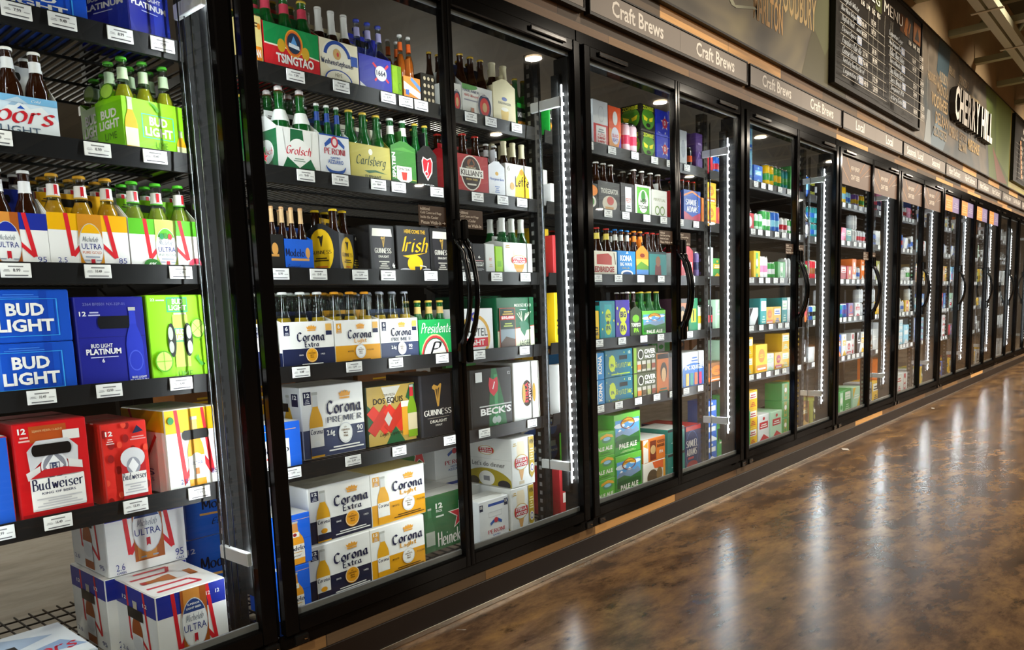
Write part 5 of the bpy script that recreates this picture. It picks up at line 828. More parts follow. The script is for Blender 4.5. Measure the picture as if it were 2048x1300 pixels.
BOT = {  # glass, cap, neck band, beer, height, style
 'amber': ('brown', 'e8e4dc', None, .246, 'long'), 'amber_gold': ('brown', 'd8b040', None, .246, 'long'), 'amber_red': ('brown', 'b83028', None, .246, 'long'), 'amber_blue': ('brown', '2c7cc8', 'd8d8d0', .246, 'long'),
 'amber_white_foil': ('brown', 'e4e2da', 'f0eee6', .251, 'foil'), 'amber_cream_foil': ('brown', 'e0d8b8', 'e4dcb8', .251, 'foiltop'), 'amber_goldfoil': ('brown', 'd0a070', 'd4b080', .212, 'foiltop'), 'amber_yellow': ('brown', 'e8c428', None, .222, 'long'),
 'amber_label': ('brown', 'e8e8e4', 'dfe2e6', .224, 'band'), 'amber_orange': ('brown', 'e88428', 'e88428', .246, 'band'), 'amber_yelband': ('brown', 'b83028', 'e8d060', .246, 'band'),
 'green_gold': ('greenglass', 'd8b848', None, .246, 'long'), 'green_red': ('greenglass', 'd8b848', 'd8485c', .251, 'band'), 'green_white': ('greenglass', 'e8e8e4', 'e4e4dc', .246, 'band'), 'green_whitefoil': ('greenglass', 'e6e8e2', 'e8eae4', .247, 'foiltop'), 'green_blue': ('greenglass', 'f0f0ee', '2c4c9c', .246, 'band'), 'green_swing': ('greenglass', 'f0e8e4', 'e8ece8', .268, 'swing'), 'green_p': ('greenglass', 'c8a848', 'c8a860', .22, 'band'),
 'pale_blue': ('clear', '3c4cb8', 'b8b4e0', .251, 'band'), 'lime': ('clear', '58b838', 'c8e0b8', .262, 'beer:b8b428'), 'gold': ('clear', 'd09a30', 'e8e6e4', .246, 'ultra:d89a20'), 'blue': ('brown', 'e4e4e2', 'e8e8ec', .246, 'band'), 'limeinf': ('clear', '54c030', 'ececea', .246, 'ultra:9aa83c'),
 'corona_white': ('clear', 'ecece8', None, .251, 'cor:c8a028'), 'corona_gold': ('clear', 'e8a028', None, .251, 'cor:c8a028'), 'corona_grey': ('clear', '8a8e98', None, .251, 'cor:c8a028'), 'orange': ('clear', 'e8e4e0', 'e86a2c', .246, 'beer:d86a20'),
}
BM = {}
def bottle_meshes(kind):
    if kind in BM: return BM[kind]
    g, cap, band, h, st = BOT[kind]; s = h/.228; R = .0302
    if st.startswith('cor'): prof = [(.024, 0), (R, .004), (R, .105*s), (.0285, .125*s), (.019, .165*s), (.0145, .2*s), (.0135, .218*s), (.0145, .2185*s), (.0145, .2225*s), (.0125, .2235*s)]
    elif st == 'swing': prof = [(.026, 0), (.033, .004), (.033, .12*s), (.030, .14*s), (.018, .168*s), (.0155, .175*s), (.015, .205*s), (.0165, .206*s), (.0165, .214*s), (.012, .215*s)]
    else: prof = [(.024, 0), (R, .004), (R, .118*s), (.0275, .135*s), (.0175, .158*s), (.0142, .18*s), (.0132, .212*s), (.0145, .2125*s), (.0145, .218*s), (.0125, .2190*s)]
    def rad(z):
        for a, b in zip(prof, prof[1:]):
            if a[1] <= z <= b[1]: t = (z-a[1])/max(b[1]-a[1], 1e-6); return a[0]+(b[0]-a[0])*t
        return .013
    m = MB(); m.lathe(prof, g, 16); out = [('glass', m.mesh('bottle_glass'))]
    m = MB(); zt = prof[-1][1]
    if st == 'swing':
        m.lathe([(.011, zt+.0006), (.014, zt+.002), (.014, zt+.012), (.009, zt+.016)], cap, 14); m.lathe([(.0146, zt-.004), (.0152, zt-.001), (.0142, zt+.0004)], 'c83030', 14)
        for sx in (-1, 1): m.tube([(sx*.0162, 0, zt+.006), (sx*.022, 0, zt-.004), (sx*.024, 0, zt-.025), (sx*.0175, 0, zt-.034)], .0012, 'b8bcbc/m', 5)
    else: m.lathe([(.0138, zt-.0052), (.0158, zt-.0048), (.0154, zt+.0006), (.0142, zt+.0024), (.0105, zt+.0034)], cap+'/g', 18)
    out.append(('cap', m.mesh('bottle_cap')))
    def bandm(za, zb, c, nm):
        q = MB(); n = 5; q.lathe([(rad(za+(zb-za)*i/n)+.0006, za+(zb-za)*i/n) for i in range(n+1)], c, 16, cap=False)
        return (nm, q.mesh(nm))
    if band:
        if st == 'foil': out.append(bandm(.150*s, zt-.006, band, 'neck_label'))
        elif st == 'foiltop': out.append(bandm(.168*s, zt-.004, band, 'foil'))
        elif st == 'swing': out.append(bandm(.135*s, .165*s, band, 'neck_label'))
        else: out.append(bandm(.170*s, .197*s, band, 'neck_label'))
    if ':' in st:
        c = st.split(':')[1]; q = MB(); zl = (.150 if st.startswith('cor') else .158)*s; n = 8
        q.lathe([(max(rad(.004+(zl-.004)*i/n)-.0022, .004), .004+(zl-.004)*i/n) for i in range(n+1)], c+'/g', 14); out.append(('beer', q.mesh('beer')))
        if st.startswith('ultra'):
            out.append(bandm(.1665*s, .1695*s, 'e0b040' if 'd8' in c else '58b838', 'neck_ring'))
            q = MB(); q.box(-.004, -rad(.184*s)-.0016, .172*s, .004, -rad(.184*s)-.0009, .195*s, 'c8202c'); out.append(('ribbon', q.mesh('ribbon')))
    BM[kind] = out
    return out
def bottle(kind, x, y, z, label, group, sc=1.0):
    if len(label.split()) > 16: label = label.split(' with ')[0] + ',' + label[label.index(','):].lstrip(',') if ' with ' in label.split(',')[0] else label
    ms = bottle_meshes(kind)
    o = link('beer_bottle', ms[0][1], None, (x, y, z), label=label, category='bottle', group=group)
    o.rotation_euler.z = rnd.uniform(-.3, .3); o.scale = (sc, sc, 1)
    for nm, me in ms[1:]: link(nm, me, o)
    return o
def carrier(x, y, z, w, h1, art, kind, label, short, d=.132, hh=.19, hcol=None, side=None, end=False, rot=0, body=None, bottles=6, cdesc='', peak=0, where=''):
    """an open bottle carrier; end=True turns its gable end to the door"""
    col = body or next((i[5] for i in ART[art] if i[0] == 'r'), 'dddddd'); hcol = hcol or col
    o = empty('bottle_carrier', (x, y, z), label=label, category='bottle carrier'); o.rotation_euler.z = rot
    t = .0016; m = MB()
    if not end:
        L, D = w, d; gx = lambda sx: [(sx, 0, 0), (sx, D, 0), (sx, D, h1), (sx, D/2+.01, min(hh-.02, h1+.05)), (sx, D/2-.01, min(hh-.02, h1+.05)), (sx, 0, h1)]
        m.box(0, 0, 0, L, t, h1, col); m.box(0, D-t, 0, L, D, h1, col); m.prism(gx(.0001), (t, 0, 0), col); m.prism(gx(L-t-.0001), (t, 0, 0), col); m.box(.002, .002, .001, L-.002, D-.002, .003, col)
        draw(m, clip01(ART[art]), (0, 0, 0), (L, 0, 0), (0, 0, h1), (0, -1, 0))
        if side: draw(m, clip01(ART[side]), (0, D, 0), (0, -D, 0), (0, 0, h1+.05), (-1, 0, 0))
        m.build('carrier_body', o)
        q = MB(); q.box(.003, D/2-t/2, h1*.2, L-.003, D/2+t/2, hh, hcol); draw(q, [('r', .32, .80, .68, .92, '14110e'), ('e', .32, .86, .03, .06, '14110e'), ('e', .68, .86, .03, .06, '14110e'), ('q', .06, .26, .86, .93, 2, '4a4438')], (.003, D/2-t/2, h1*.2), (L-.006, 0, 0), (0, 0, hh-h1*.2), (0, -1, 0)); q.build('handle', o)
        spots = [(L/6*(2*i+1), D/4*(2*j+1), ('left', 'middle', 'right')[i], ('front', 'back')[j]) for j in (0, 1) for i in (0, 1, 2)]
        if bottles == 4: spots = [(L/4*(2*i+1), D/4*(2*j+1), ('left', 'right')[i], ('front', 'back')[j]) for j in (0, 1) for i in (0, 1)]
    else:
        L, D = w, d if bottles == 4 else .196
        gf = lambda sy: [(0, sy, 0), (L, sy, 0), (L, sy, h1), (L/2+.014, sy, h1+peak), (L/2-.014, sy, h1+peak), (0, sy, h1)]
        m.prism(gf(0), (0, t, 0), col); m.prism(gf(D-t), (0, t, 0), col); m.box(.0001, t, 0, t, D-t, h1*.96, col); m.box(L-t, t, 0, L-.0001, D-t, h1*.96, col); m.box(.002, .002, .001, L-.002, D-.002, .003, col)
        draw(m, clip01(ART[art]), (0, 0, 0), (L, 0, 0), (0, 0, h1), (0, -1, 0))
        if side: draw(m, clip01(ART[side]), (0, D, 0), (0, -D, 0), (0, 0, h1), (-1, 0, 0))
        m.build('carrier_body', o)
        q = MB(); q.box(L/2-t/2, .006, h1*.2, L/2+t/2, D-.006, hh, hcol); q.build('handle', o)
        n = 3 if bottles == 6 else 2
        spots = [(L/4*(2*i+1), D/(2*n)*(2*j+1), ('left', 'right')[i], ('front', 'middle' if n == 3 else 'back', 'back')[j]) for j in range(n) for i in (0, 1)]
    c, s = math.cos(rot), math.sin(rot)
    n1, n2 = (len({q[0] for q in spots}), len({q[1] for q in spots}))
    sc = (.92 if kind == 'green_swing' else 1)*min(1, (L/(2*n1)-.0022)/.0306, (D/(2*n2)-.0022)/.0306)
    for px, py, a, b in spots:
        bottle(kind, x+px*c-py*s, y+px*s+py*c, z+.0035, '%s, %s %s in the %s' % (cdesc, b, a, short), 'bottles in the '+short, sc)
    return o
CM = {}
def can_mesh(key):
    """key: body colour, band colour, tall"""
    if key in CM: return CM[key]
    c, b, tall = key; h = .156 if tall else .122; r = .0325
    m = MB(); m.lathe([(.026, 0, 'c8ccd0/m'), (r-.002, .004, c+'/g'), (r, .010, c+'/g'), (r, h*.34, b+'/g'), (r, h*.62, c+'/g'), (r, h-.018), (.0285, h-.007, 'd0d4d6/m'), (.0275, h-.003)], 'c8ccd0/m', 16)
    q = MB(); q.lathe([(.0275, h-.0028), (.0285, h-.001), (.0283, h+.001), (.026, h-.001), (.0245, h-.003)], 'd4d8da/m', 16)
    q.box(-.006, -.014, h-.0028, .006, .004, h-.0014, 'b8bcc0/m')
    CM[key] = (m.mesh('can_body'), q.mesh('can_lid')); return CM[key]
def can(key, x, y, z, label, group=None):
    a, b = can_mesh(key)
    o = link('beer_can', a, None, (x, y, z), label=label, category='can')
    if group: o['group'] = group
    o.rotation_euler.z = rnd.uniform(0, 6)
    link('can_lid', b, o)
    return o

# ------------------------------------------------------------------ goods in the three nearest coolers
TAGX = {(-1, 0): [-0.53, -0.429, -0.29, -0.178], (-1, 1): [-0.603, -0.376, -0.227], (-1, 2): [-0.595, -0.406, -0.184], (-1, 3): [-0.57, -0.408, -0.212], (-1, 4): [-0.696, -0.565, -0.37, -0.188], (0, 0): [0.242, 0.417, 0.617, 0.699, 0.772, 0.902, 1.033, 1.149, 1.307], (0, 1): [0.255, 0.389, 0.551, 0.643, 0.831, 1.053, 1.203, 1.325], (0, 2): [0.134, 0.278, 0.448, 0.572, 0.779, 0.983, 1.148, 1.331], (0, 3): [0.186, 0.398, 0.585, 0.817, 1.026, 1.308], (0, 4): [0.126, 0.369, 0.578, 0.838, 1.036, 1.344]}
card_box(-0.6007, 0.215, 1.872, 0.274, 0.0716, 0.27, 'budblue', 'bright blue beer case on the top shelf of the first cooler')
card_box(-0.2213, 0.215, 1.872, 0.1369, 0.1638, 0.19, 'plat6', 'dark royal blue pack turned askew on the first cooler top shelf', rot=0.3, side='plat6')
carrier(-0.6062, 0.215, 1.569, 0.183, 0.104, 'coors', 'amber_label', 'white and pale blue mountain print six-pack carrier on second shelf', 'mountain print carrier', hcol='c8ccd0', body='d0d2d2', cdesc='brown bottle with white neck label')
carrier(-0.6062, 0.359, 1.569, 0.183, 0.104, 'coors', 'amber_label', 'white and pale blue mountain print six-pack carrier on second shelf, second row behind', 'mountain print carrier behind it', hcol='c8ccd0', body='d0d2d2', cdesc='brown bottle with white neck label')
carrier(-0.2636, 0.215, 1.569, 0.1774, 0.1479, 'lime6', 'lime', 'lime green six-pack carrier with bottle picture, front one on second shelf', 'front lime green carrier', hh=0.175, side='lime6s', rot=0.12, cdesc='clear green-capped bottle')
carrier(-0.2404, 0.4, 1.569, 0.1904, 0.187, 'lime6', 'lime', 'lime green six-pack carrier partly hidden behind another lime green one', 'rear lime green carrier', hh=0.175, side='lime6s', rot=0.05, cdesc='clear green-capped bottle')
carrier(-0.6612, 0.215, 1.257, 0.1845, 0.1358, 'ultra6', 'blue', 'white, blue and red six-pack carrier at the left end of third shelf', 'blue topped carrier', hcol='1d2f9c', hh=0.2, cdesc='dark bottle with white neck label')
carrier(-0.6612, 0.359, 1.257, 0.1845, 0.1358, 'ultra6', 'blue', 'white, blue and red six-pack carrier at the left end of third shelf, second row behind', 'blue topped carrier behind it', hcol='1d2f9c', hh=0.2, cdesc='dark bottle with white neck label')
carrier(-0.4756, 0.215, 1.257, 0.195, 0.1421, 'gold6', 'gold', 'white and golden yellow six-pack carrier with oval label on third shelf', 'golden yellow topped carrier', hcol='f0b808', hh=0.2, cdesc='clear gold-capped bottle with red ribbon label')
carrier(-0.4756, 0.359, 1.257, 0.195, 0.1421, 'gold6', 'gold', 'white and golden yellow six-pack carrier with oval label on third shelf, second row behind', 'golden yellow topped carrier behind it', hcol='f0b808', hh=0.2, cdesc='clear gold-capped bottle with red ribbon label')
carrier(-0.2767, 0.215, 1.257, 0.1948, 0.1403, 'inf6', 'limeinf', 'white and green six-pack carrier with fruit print on third shelf', 'green topped carrier', hcol='8ad018', hh=0.2, cdesc='clear green-capped bottle with red ribbon label')
carrier(-0.2767, 0.359, 1.257, 0.1948, 0.1403, 'inf6', 'limeinf', 'white and green six-pack carrier with fruit print on third shelf, second row behind', 'green topped carrier behind it', hcol='8ad018', hh=0.2, cdesc='clear green-capped bottle with red ribbon label')
card_box(-0.6723, 0.215, 0.944, 0.2278, 0.1306, 0.13, 'budlt', 'blue beer case with white block lettering on fourth shelf, lower of its stack')
card_box(-0.6723, 0.215, 1.0758, 0.2278, 0.1306, 0.13, 'budlt', 'blue beer case with white block lettering on fourth shelf, upper of its stack')
card_box(-0.4336, 0.215, 0.944, 0.1759, 0.2423, 0.24, 'platinum', 'dark indigo twelve-pack with oval handle hole on fourth shelf')
card_box(-0.2494, 0.215, 0.944, 0.1621, 0.2458, 0.19, 'lime12', 'bright lime green can pack with two cutouts on fourth shelf', side='greenbot')
card_box(-0.2494, 0.417, 0.944, 0.1621, 0.2458, 0.19, 'lime12', 'bright lime green can pack with two cutouts on fourth shelf, second row behind', side='greenbot')
card_box(-0.7238, 0.215, 0.621, 0.1055, 0.2285, 0.27, 'amer', 'red, white and blue beer case at left end of fifth shelf')
card_box(-0.6062, 0.215, 0.621, 0.1703, 0.2542, 0.24, 'bud12', 'red twelve-pack with white label and black handle hole on fifth shelf', body='b8141c', top='c02020')
card_box(-0.4027, 0.215, 0.621, 0.1212, 0.2266, 0.26, 'camo', 'red camouflage pattern twelve-can pack on fifth shelf', body='c8281f', top='b83830')
card_box(-0.2314, 0.215, 0.621, 0.1577, 0.2434, 0.25, 'ultgold12', 'white and yellow twelve-pack with red ribbon stripe on fifth shelf', side='ultgold12s', top='d8c8b8', rot=0.06, body='eceae4')
card_box(-0.3508, 0.405, 0.366, 0.2409, 0.2335, 0.268, 'ultra12', 'white and blue twelve-pack with big bottle picture, resting on another', side='ultra12s', top='eeeeec', topart='ultratop')
card_box(-0.3634, 0.41, 0.1305, 0.2492, 0.2335, 0.268, 'ultra12', 'white and blue twelve-pack underneath the tilted looking upper one', side='ultra12s', top='eeeeec', topart='ultratop')
card_box(-0.3373, 0.135, 0.1305, 0.2051, 0.2335, 0.268, 'ultra12', 'white and blue twelve-pack nearest the glass at the floor rack', side='ultra12s', top='eeeeec', topart='ultratop')
card_box(-0.0408, 0.59, 0.1305, 0.26, 0.2335, 0.2, 'modelobig', 'deep blue twelve-pack with dark script, lower one behind first cooler floor packs')
card_box(-0.019, 0.59, 0.366, 0.26, 0.19, 0.2, 'modelobig', 'deep blue twelve-pack with dark script, upper one behind first cooler floor packs')
card_box(-0.8982, 0.118, 0.1305, 0.4, 0.155, 0.28, 'coorsbox', 'white and pale blue can case lying at the lower left of the floor rack', topart='coorstop')
card_box(0.1153, 0.215, 1.872, 0.062, 0.152, 0.13, 'kirin', 'pale gold carton with orange name block at left end of top shelf')
carrier(0.1824, 0.215, 1.872, 0.1985, 0.143, 'tsingtao', 'green_red', 'green and red six-pack carrier with round temple emblem on top shelf', 'green and red carrier', hh=0.2, hcol='12924c', cdesc='green bottle with red and white neck label')
carrier(0.1824, 0.359, 1.872, 0.1985, 0.143, 'tsingtao', 'green_red', 'green and red six-pack carrier with round temple emblem on top shelf, second row behind', 'green and red carrier behind it', hh=0.2, hcol='12924c', cdesc='green bottle with red and white neck label')
carrier(0.3848, 0.215, 1.872, 0.1541, 0.1433, 'weih', 'amber_white_foil', 'cream gabled carrier with blue arch label on top shelf', 'cream arch label carrier', end=False, hh=0.2, bottles=6, hcol='e8dcb8', body='efe6c8', cdesc='brown bottle with white neck foil')
carrier(0.5431, 0.215, 1.872, 0.1415, 0.1265, 'blanc', 'pale_blue', 'royal blue carrier with crossed red ribbons on top shelf', 'royal blue carrier', hh=0.21, hcol='2c34a8', cdesc='clear bottle with blue cap')
card_box(0.6869, 0.215, 1.872, 0.0466, 0.1187, 0.13, 'greenbot', 'narrow yellow-green carton beside the royal blue carrier')
carrier(0.7407, 0.215, 1.872, 0.0799, 0.092, 'shandy', 'orange', 'orange and white striped carrier on top shelf', 'orange striped carrier', end=True, bottles=4, hh=0.16, cdesc='clear bottle of orange drink')
card_box(0.828, 0.215, 1.872, 0.0682, 0.12, 0.25, 'crate', 'dark lattice cardboard crate beside the centre door frame')
carrier(0.9431, 0.215, 1.872, 0.0917, 0.1135, 'paulaner', 'amber_gold', 'grey and white carrier with round red seal, left one on top shelf', 'left red seal carrier', hh=0.17, bottles=4, end=True, cdesc='brown gold-capped bottle')
carrier(1.0403, 0.215, 1.872, 0.1731, 0.1228, 'paulaner', 'amber_gold', 'grey and white carrier with round red seal, right one on top shelf', 'right red seal carrier', hh=0.21, hcol='2c3868', cdesc='brown gold-capped bottle')
carrier(1.2195, 0.215, 1.872, 0.1371, 0.1566, 'erdinger', 'amber_cream_foil', 'cream gabled carrier with wheat beer glass print on top shelf', 'cream wheat print carrier', end=True, bottles=4, peak=0.025, hh=0.2, cdesc='brown bottle with cream neck foil')
carrier(0.1104, 0.215, 1.569, 0.0477, 0.0687, 'heine', 'green_gold', 'green carrier cut by door frame at left of second shelf', 'green cut-off carrier', end=True, bottles=4, cdesc='green bottle with gold cap')
carrier(0.2019, 0.215, 1.569, 0.1545, 0.141, 'grolsch', 'green_swing', 'white and green carrier with swing-top bottles on second shelf', 'swing-top carrier', hh=0.2, side='grolschs', bottles=4, hcol='e8e8e4', cdesc='green swing-top bottle')
carrier(0.3604, 0.215, 1.569, 0.1194, 0.1412, 'peroni6', 'green_blue', 'white carrier with blue ribbon crest on second shelf', 'white blue ribbon carrier', hh=0.2, hcol='3a5aa8', cdesc='green bottle with blue neck band')
carrier(0.4818, 0.215, 1.569, 0.1762, 0.1292, 'carlsberg', 'green_gold', 'olive gold carrier with dark green script on second shelf', 'olive gold carrier', hh=0.2, hcol='c8c8b0', cdesc='green bottle with gold cap')
carrier(0.6626, 0.215, 1.569, 0.1172, 0.1416, 'spaten', 'green_white', 'mid green gabled carrier with white crest on second shelf', 'green crest carrier', end=True, bottles=4, peak=0.02, hh=0.2, cdesc='green bottle with white neck label')
carrier(0.7872, 0.215, 1.569, 0.0991, 0.1314, 'becks6', 'green_gold', 'black carrier with red shield and key on second shelf', 'black key shield carrier', end=True, bottles=4, peak=0.03, hh=0.21, cdesc='green bottle with gold cap')
carrier(0.9553, 0.215, 1.569, 0.2162, 0.158, 'killians', 'amber_red', 'dark red carrier with oval label on second shelf', 'dark red carrier', hh=0.2, cdesc='brown bottle with red cap')
carrier(0.9553, 0.359, 1.569, 0.2162, 0.158, 'killians', 'amber_red', 'dark red carrier with oval label on second shelf, second row behind', 'dark red carrier behind it', hh=0.2, cdesc='brown bottle with red cap')
carrier(1.1745, 0.215, 1.569, 0.0984, 0.1308, 'hoeg', 'amber_label', 'white gabled carrier with blue lettering on second shelf', 'white gabled carrier', end=True, bottles=4, peak=0.02, hh=0.2, cdesc='brown bottle with pale neck label')
carrier(1.2792, 0.215, 1.569, 0.1739, 0.1528, 'leffe', 'amber_cream_foil', 'pale grey carrier with yellow window print on second shelf', 'yellow window carrier', hh=0.17, cdesc='brown bottle with cream neck foil')
carrier(0.1054, 0.215, 1.257, 0.0936, 0.1185, 'negra6', 'amber_goldfoil', 'black carrier with gold lion at left end of third shelf', 'black gold lion carrier', hh=0.15, cdesc='brown bottle with gold foil neck')
carrier(0.2026, 0.215, 1.257, 0.1052, 0.1064, 'modelo6', 'amber_goldfoil', 'bright blue carrier with dark script on third shelf', 'bright blue carrier', hh=0.15, cdesc='brown bottle with gold foil neck')
carrier(0.4139, 0.215, 1.257, 0.126, 0.1357, 'guinfes', 'amber_yellow', 'black carrier with large yellow oval labels on third shelf', 'yellow oval carrier', bottles=4, hh=0.19, hcol='e0b010', side='guinfess', rot=0.42, d=0.14, cdesc='dark bottle with yellow cap')
card_box(0.5443, 0.215, 1.257, 0.1121, 0.1715, 0.14, 'guincan', 'black stout can pack with pint glass print on third shelf')
card_box(0.6682, 0.215, 1.257, 0.1608, 0.1752, 0.2, 'irish', 'charcoal pack with gold script and helmet on third shelf')
card_box(0.8342, 0.215, 1.257, 0.109, 0.1756, 0.14, 'guincan', 'black stout pack just left of the centre door frame on third shelf')
carrier(0.9459, 0.215, 1.257, 0.1125, 0.1304, 'guin6', 'amber_gold', 'black stout carrier just right of the centre door frame', 'black stout carrier', hh=0.19, side='guin6s', cdesc='dark brown bottle')
card_box(1.0613, 0.215, 1.257, 0.0707, 0.1275, 0.13, 'guin6s', 'narrow black carton with white small print beside white carrier', body='1a1a1e')
card_box(1.138, 0.215, 1.257, 0.0547, 0.1287, 0.13, 'stella6s', 'narrow white carton with small red badge on third shelf')
card_box(1.1958, 0.215, 1.257, 0.0468, 0.1209, 0.05, 'stellabot', 'narrow lime green bottle-print carton on third shelf')
carrier(1.2489, 0.215, 1.257, 0.1846, 0.1393, 'stella6', 'green_whitefoil', 'white carrier with red badge and chalice on third shelf', 'white chalice carrier', hh=0.17, hcol='e8e8e4', cdesc='green bottle with white foil neck')
carrier(0.0732, 0.215, 0.944, 0.0741, 0.1544, 'corex6', 'corona_white', 'white and navy carrier cut off by the door frame on fourth shelf', 'cut-off navy carrier', hh=0.17, hcol='1b2347', cdesc='clear bottle with white cap')
carrier(0.1672, 0.215, 0.944, 0.1994, 0.1557, 'corex6', 'corona_white', 'white and navy six-pack carrier with gold crown on fourth shelf', 'white and navy crown carrier', hh=0.19, hcol='1b2347', side='corex6s', body='ecece8', cdesc='clear bottle of pale beer with white cap')
carrier(0.1672, 0.359, 0.944, 0.1994, 0.1557, 'corex6', 'corona_white', 'white and navy six-pack carrier with gold crown on fourth shelf, second row behind', 'white and navy crown carrier behind it', hh=0.19, hcol='1b2347', side='corex6s', body='ecece8', cdesc='clear bottle of pale beer with white cap')
carrier(0.3707, 0.215, 0.944, 0.1931, 0.1553, 'corlt6', 'corona_gold', 'white and amber-yellow six-pack carrier with gold crown on fourth shelf', 'white and yellow crown carrier', hh=0.19, hcol='e0a020', body='ecece8', cdesc='clear bottle of pale beer with gold cap')
carrier(0.3707, 0.359, 0.944, 0.1931, 0.1553, 'corlt6', 'corona_gold', 'white and amber-yellow six-pack carrier with gold crown on fourth shelf, second row behind', 'white and yellow crown carrier behind it', hh=0.19, hcol='e0a020', body='ecece8', cdesc='clear bottle of pale beer with gold cap')
carrier(0.5684, 0.215, 0.944, 0.178, 0.1541, 'corpr6', 'corona_grey', 'white and slate blue six-pack carrier with gold crown on fourth shelf', 'white and slate crown carrier', hh=0.19, hcol='3a4464', body='ecece8', cdesc='clear bottle of pale beer with grey cap')
carrier(0.5684, 0.359, 0.944, 0.178, 0.1541, 'corpr6', 'corona_grey', 'white and slate blue six-pack carrier with gold crown on fourth shelf, second row behind', 'white and slate crown carrier behind it', hh=0.19, hcol='3a4464', body='ecece8', cdesc='clear bottle of pale beer with grey cap')
carrier(0.7514, 0.215, 0.944, 0.1742, 0.1446, 'presid', 'green_p', 'green carrier with big black letter P on fourth shelf', 'green letter P carrier', hh=0.15, hcol='18a050', cdesc='green bottle with P neck label')
card_box(0.9451, 0.215, 0.944, 0.2201, 0.1812, 0.19, 'amstel', 'white twelve-pack with gold ring and red band on fourth shelf')
card_box(1.1901, 0.215, 0.944, 0.2445, 0.2233, 0.2, 'moose', 'green and cream twelve-pack with moose head print on fourth shelf')
card_box(1.2709, 0.47, 0.944, 0.24, 0.239, 0.2, 'moose', 'dark green case set back behind the gold ring twelve-pack')
card_box(0.2877, 0.32, 0.621, 0.268, 0.2534, 0.2, 'corpr12', 'white and slate twelve-pack with bottle picture and crown on fifth shelf', side='corpr12s')
card_box(0.0539, 0.215, 0.621, 0.1575, 0.1597, 0.1, 'modelocan', 'bright blue can pack with white can print, left of the crown twelve-pack')
card_box(0.5686, 0.32, 0.621, 0.2394, 0.2274, 0.2, 'xx', 'gold twelve-pack with large red crossed letters on fifth shelf', body='2a3a2a', top='3a3a34')
card_box(0.8139, 0.3, 0.621, 0.175, 0.2492, 0.2, 'guin12', 'dark grey twelve-pack with golden harp on fifth shelf', top='2a2a2c')
card_box(1.0162, 0.215, 0.621, 0.2519, 0.2562, 0.2, 'becks12', 'dark green-black twelve-pack with red key shield on fifth shelf', top='1a1a1a')
card_box(1.278, 0.215, 0.621, 0.179, 0.267, 0.22, 'stellac12', 'white can pack with sideways red badge on fifth shelf')
card_box(0.2332, 0.26, 0.1305, 0.268, 0.2, 0.3, 'corex12', 'white and navy twelve-pack with crown and bottle picture, left column of the floor stack')
card_box(0.2578, 0.272, 0.332, 0.268, 0.2, 0.3, 'corex12', 'white and navy twelve-pack with crown, on top of its twin in the floor stack', top='b8b4a4')
card_box(0.5003, 0.26, 0.1305, 0.268, 0.2, 0.3, 'corlt12', 'white and yellow twelve-pack with crown, lower one in the floor stack')
card_box(0.5251, 0.272, 0.332, 0.268, 0.2, 0.3, 'corlt12', 'white and yellow twelve-pack with crown, on top of its twin in the floor stack', top='b8a468')
card_box(0.0838, 0.215, 0.1305, 0.125, 0.17, 0.18, 'modelo12', 'blue pack with beer bottle picture, lower one in the left floor stack')
card_box(0.0984, 0.215, 0.302, 0.125, 0.17, 0.18, 'modelo12', 'blue pack with beer bottle picture, upper one in the left floor stack')
card_box(0.8485, 0.345, 0.1305, 0.25, 0.235, 0.2, 'heine', 'green twelve-pack with red star, lower front one near the centre frame')
card_box(0.8969, 0.58, 0.367, 0.17, 0.235, 0.2, 'heine', 'green twelve-pack with red star, set behind and above the crown stack')
card_box(0.8798, 0.58, 0.1305, 0.17, 0.235, 0.2, 'heine', 'green twelve-pack with red star, hidden low behind the crown stack')
card_box(1.0181, 0.2, 0.1305, 0.1825, 0.2, 0.12, 'peroni12', 'white twelve-pack with blue ribbon crest and handle, lower one on the floor rack')
card_box(1.12, 0.56, 0.362, 0.22, 0.22, 0.2, 'peroni12', 'white twelve-pack with blue ribbon crest, set back behind the centre frame')
card_box(1.1045, 0.56, 0.1305, 0.22, 0.23, 0.2, 'peroni12', 'white twelve-pack with blue ribbon crest, under another one behind the centre frame')
card_box(1.2204, 0.2, 0.1305, 0.155, 0.215, 0.26, 'stella12', 'white twelve-pack with chalice and gold win banner, lower one on the floor rack', side='stella12s')
card_box(1.2324, 0.2, 0.347, 0.155, 0.215, 0.27, 'stella12', 'white twelve-pack with chalice and gold win banner, upper one on the floor rack', side='stella12s', hole=None)
carrier(1.451, 0.285, 1.872, 0.1096, 0.1322, 'maximus', 'green_gold', 'green carrier with black panel and orange lettering left of the upright', 'green and black carrier', end=True, bottles=4, hh=0.17, cdesc='dark bottle')
card_box(1.5485, 0.285, 1.569, 0.1, 0.1728, 0.13, 'wcase', 'narrow pale carton beside the upright on second shelf')
card_box(1.5252, 0.285, 1.257, 0.12, 0.2208, 0.14, 'lands', 'tan lager carton set beside the upright on third shelf')
card_box(1.5306, 0.285, 0.944, 0.15, 0.211, 0.2, 'lands', 'yellow case with black fin print beside the upright on fourth shelf')
card_box(1.7651, 0.215, 1.872, 0.1306, 0.1434, 0.13, 'troegra', 'small black and white carton at left end of the third cooler top shelf')
card_box(1.9202, 0.215, 1.872, 0.1264, 0.2188, 0.13, 'lilsump', 'white and red carton with dog-ring print on the third cooler top shelf', body='cfd3d6', top='e8eaec')
card_box(2.051, 0.215, 1.872, 0.1106, 0.2115, 0.13, 'sunny', 'orange and purple carton on the third cooler top shelf', body='e8542a', top='f0e8e0')
card_box(2.3491, 0.215, 1.872, 0.1396, 0.1346, 0.13, 'zombie', 'black carton with green mask and yellow eyes on top shelf, lower of its stack', body='17180f', side='zombie', top='2a2c18')
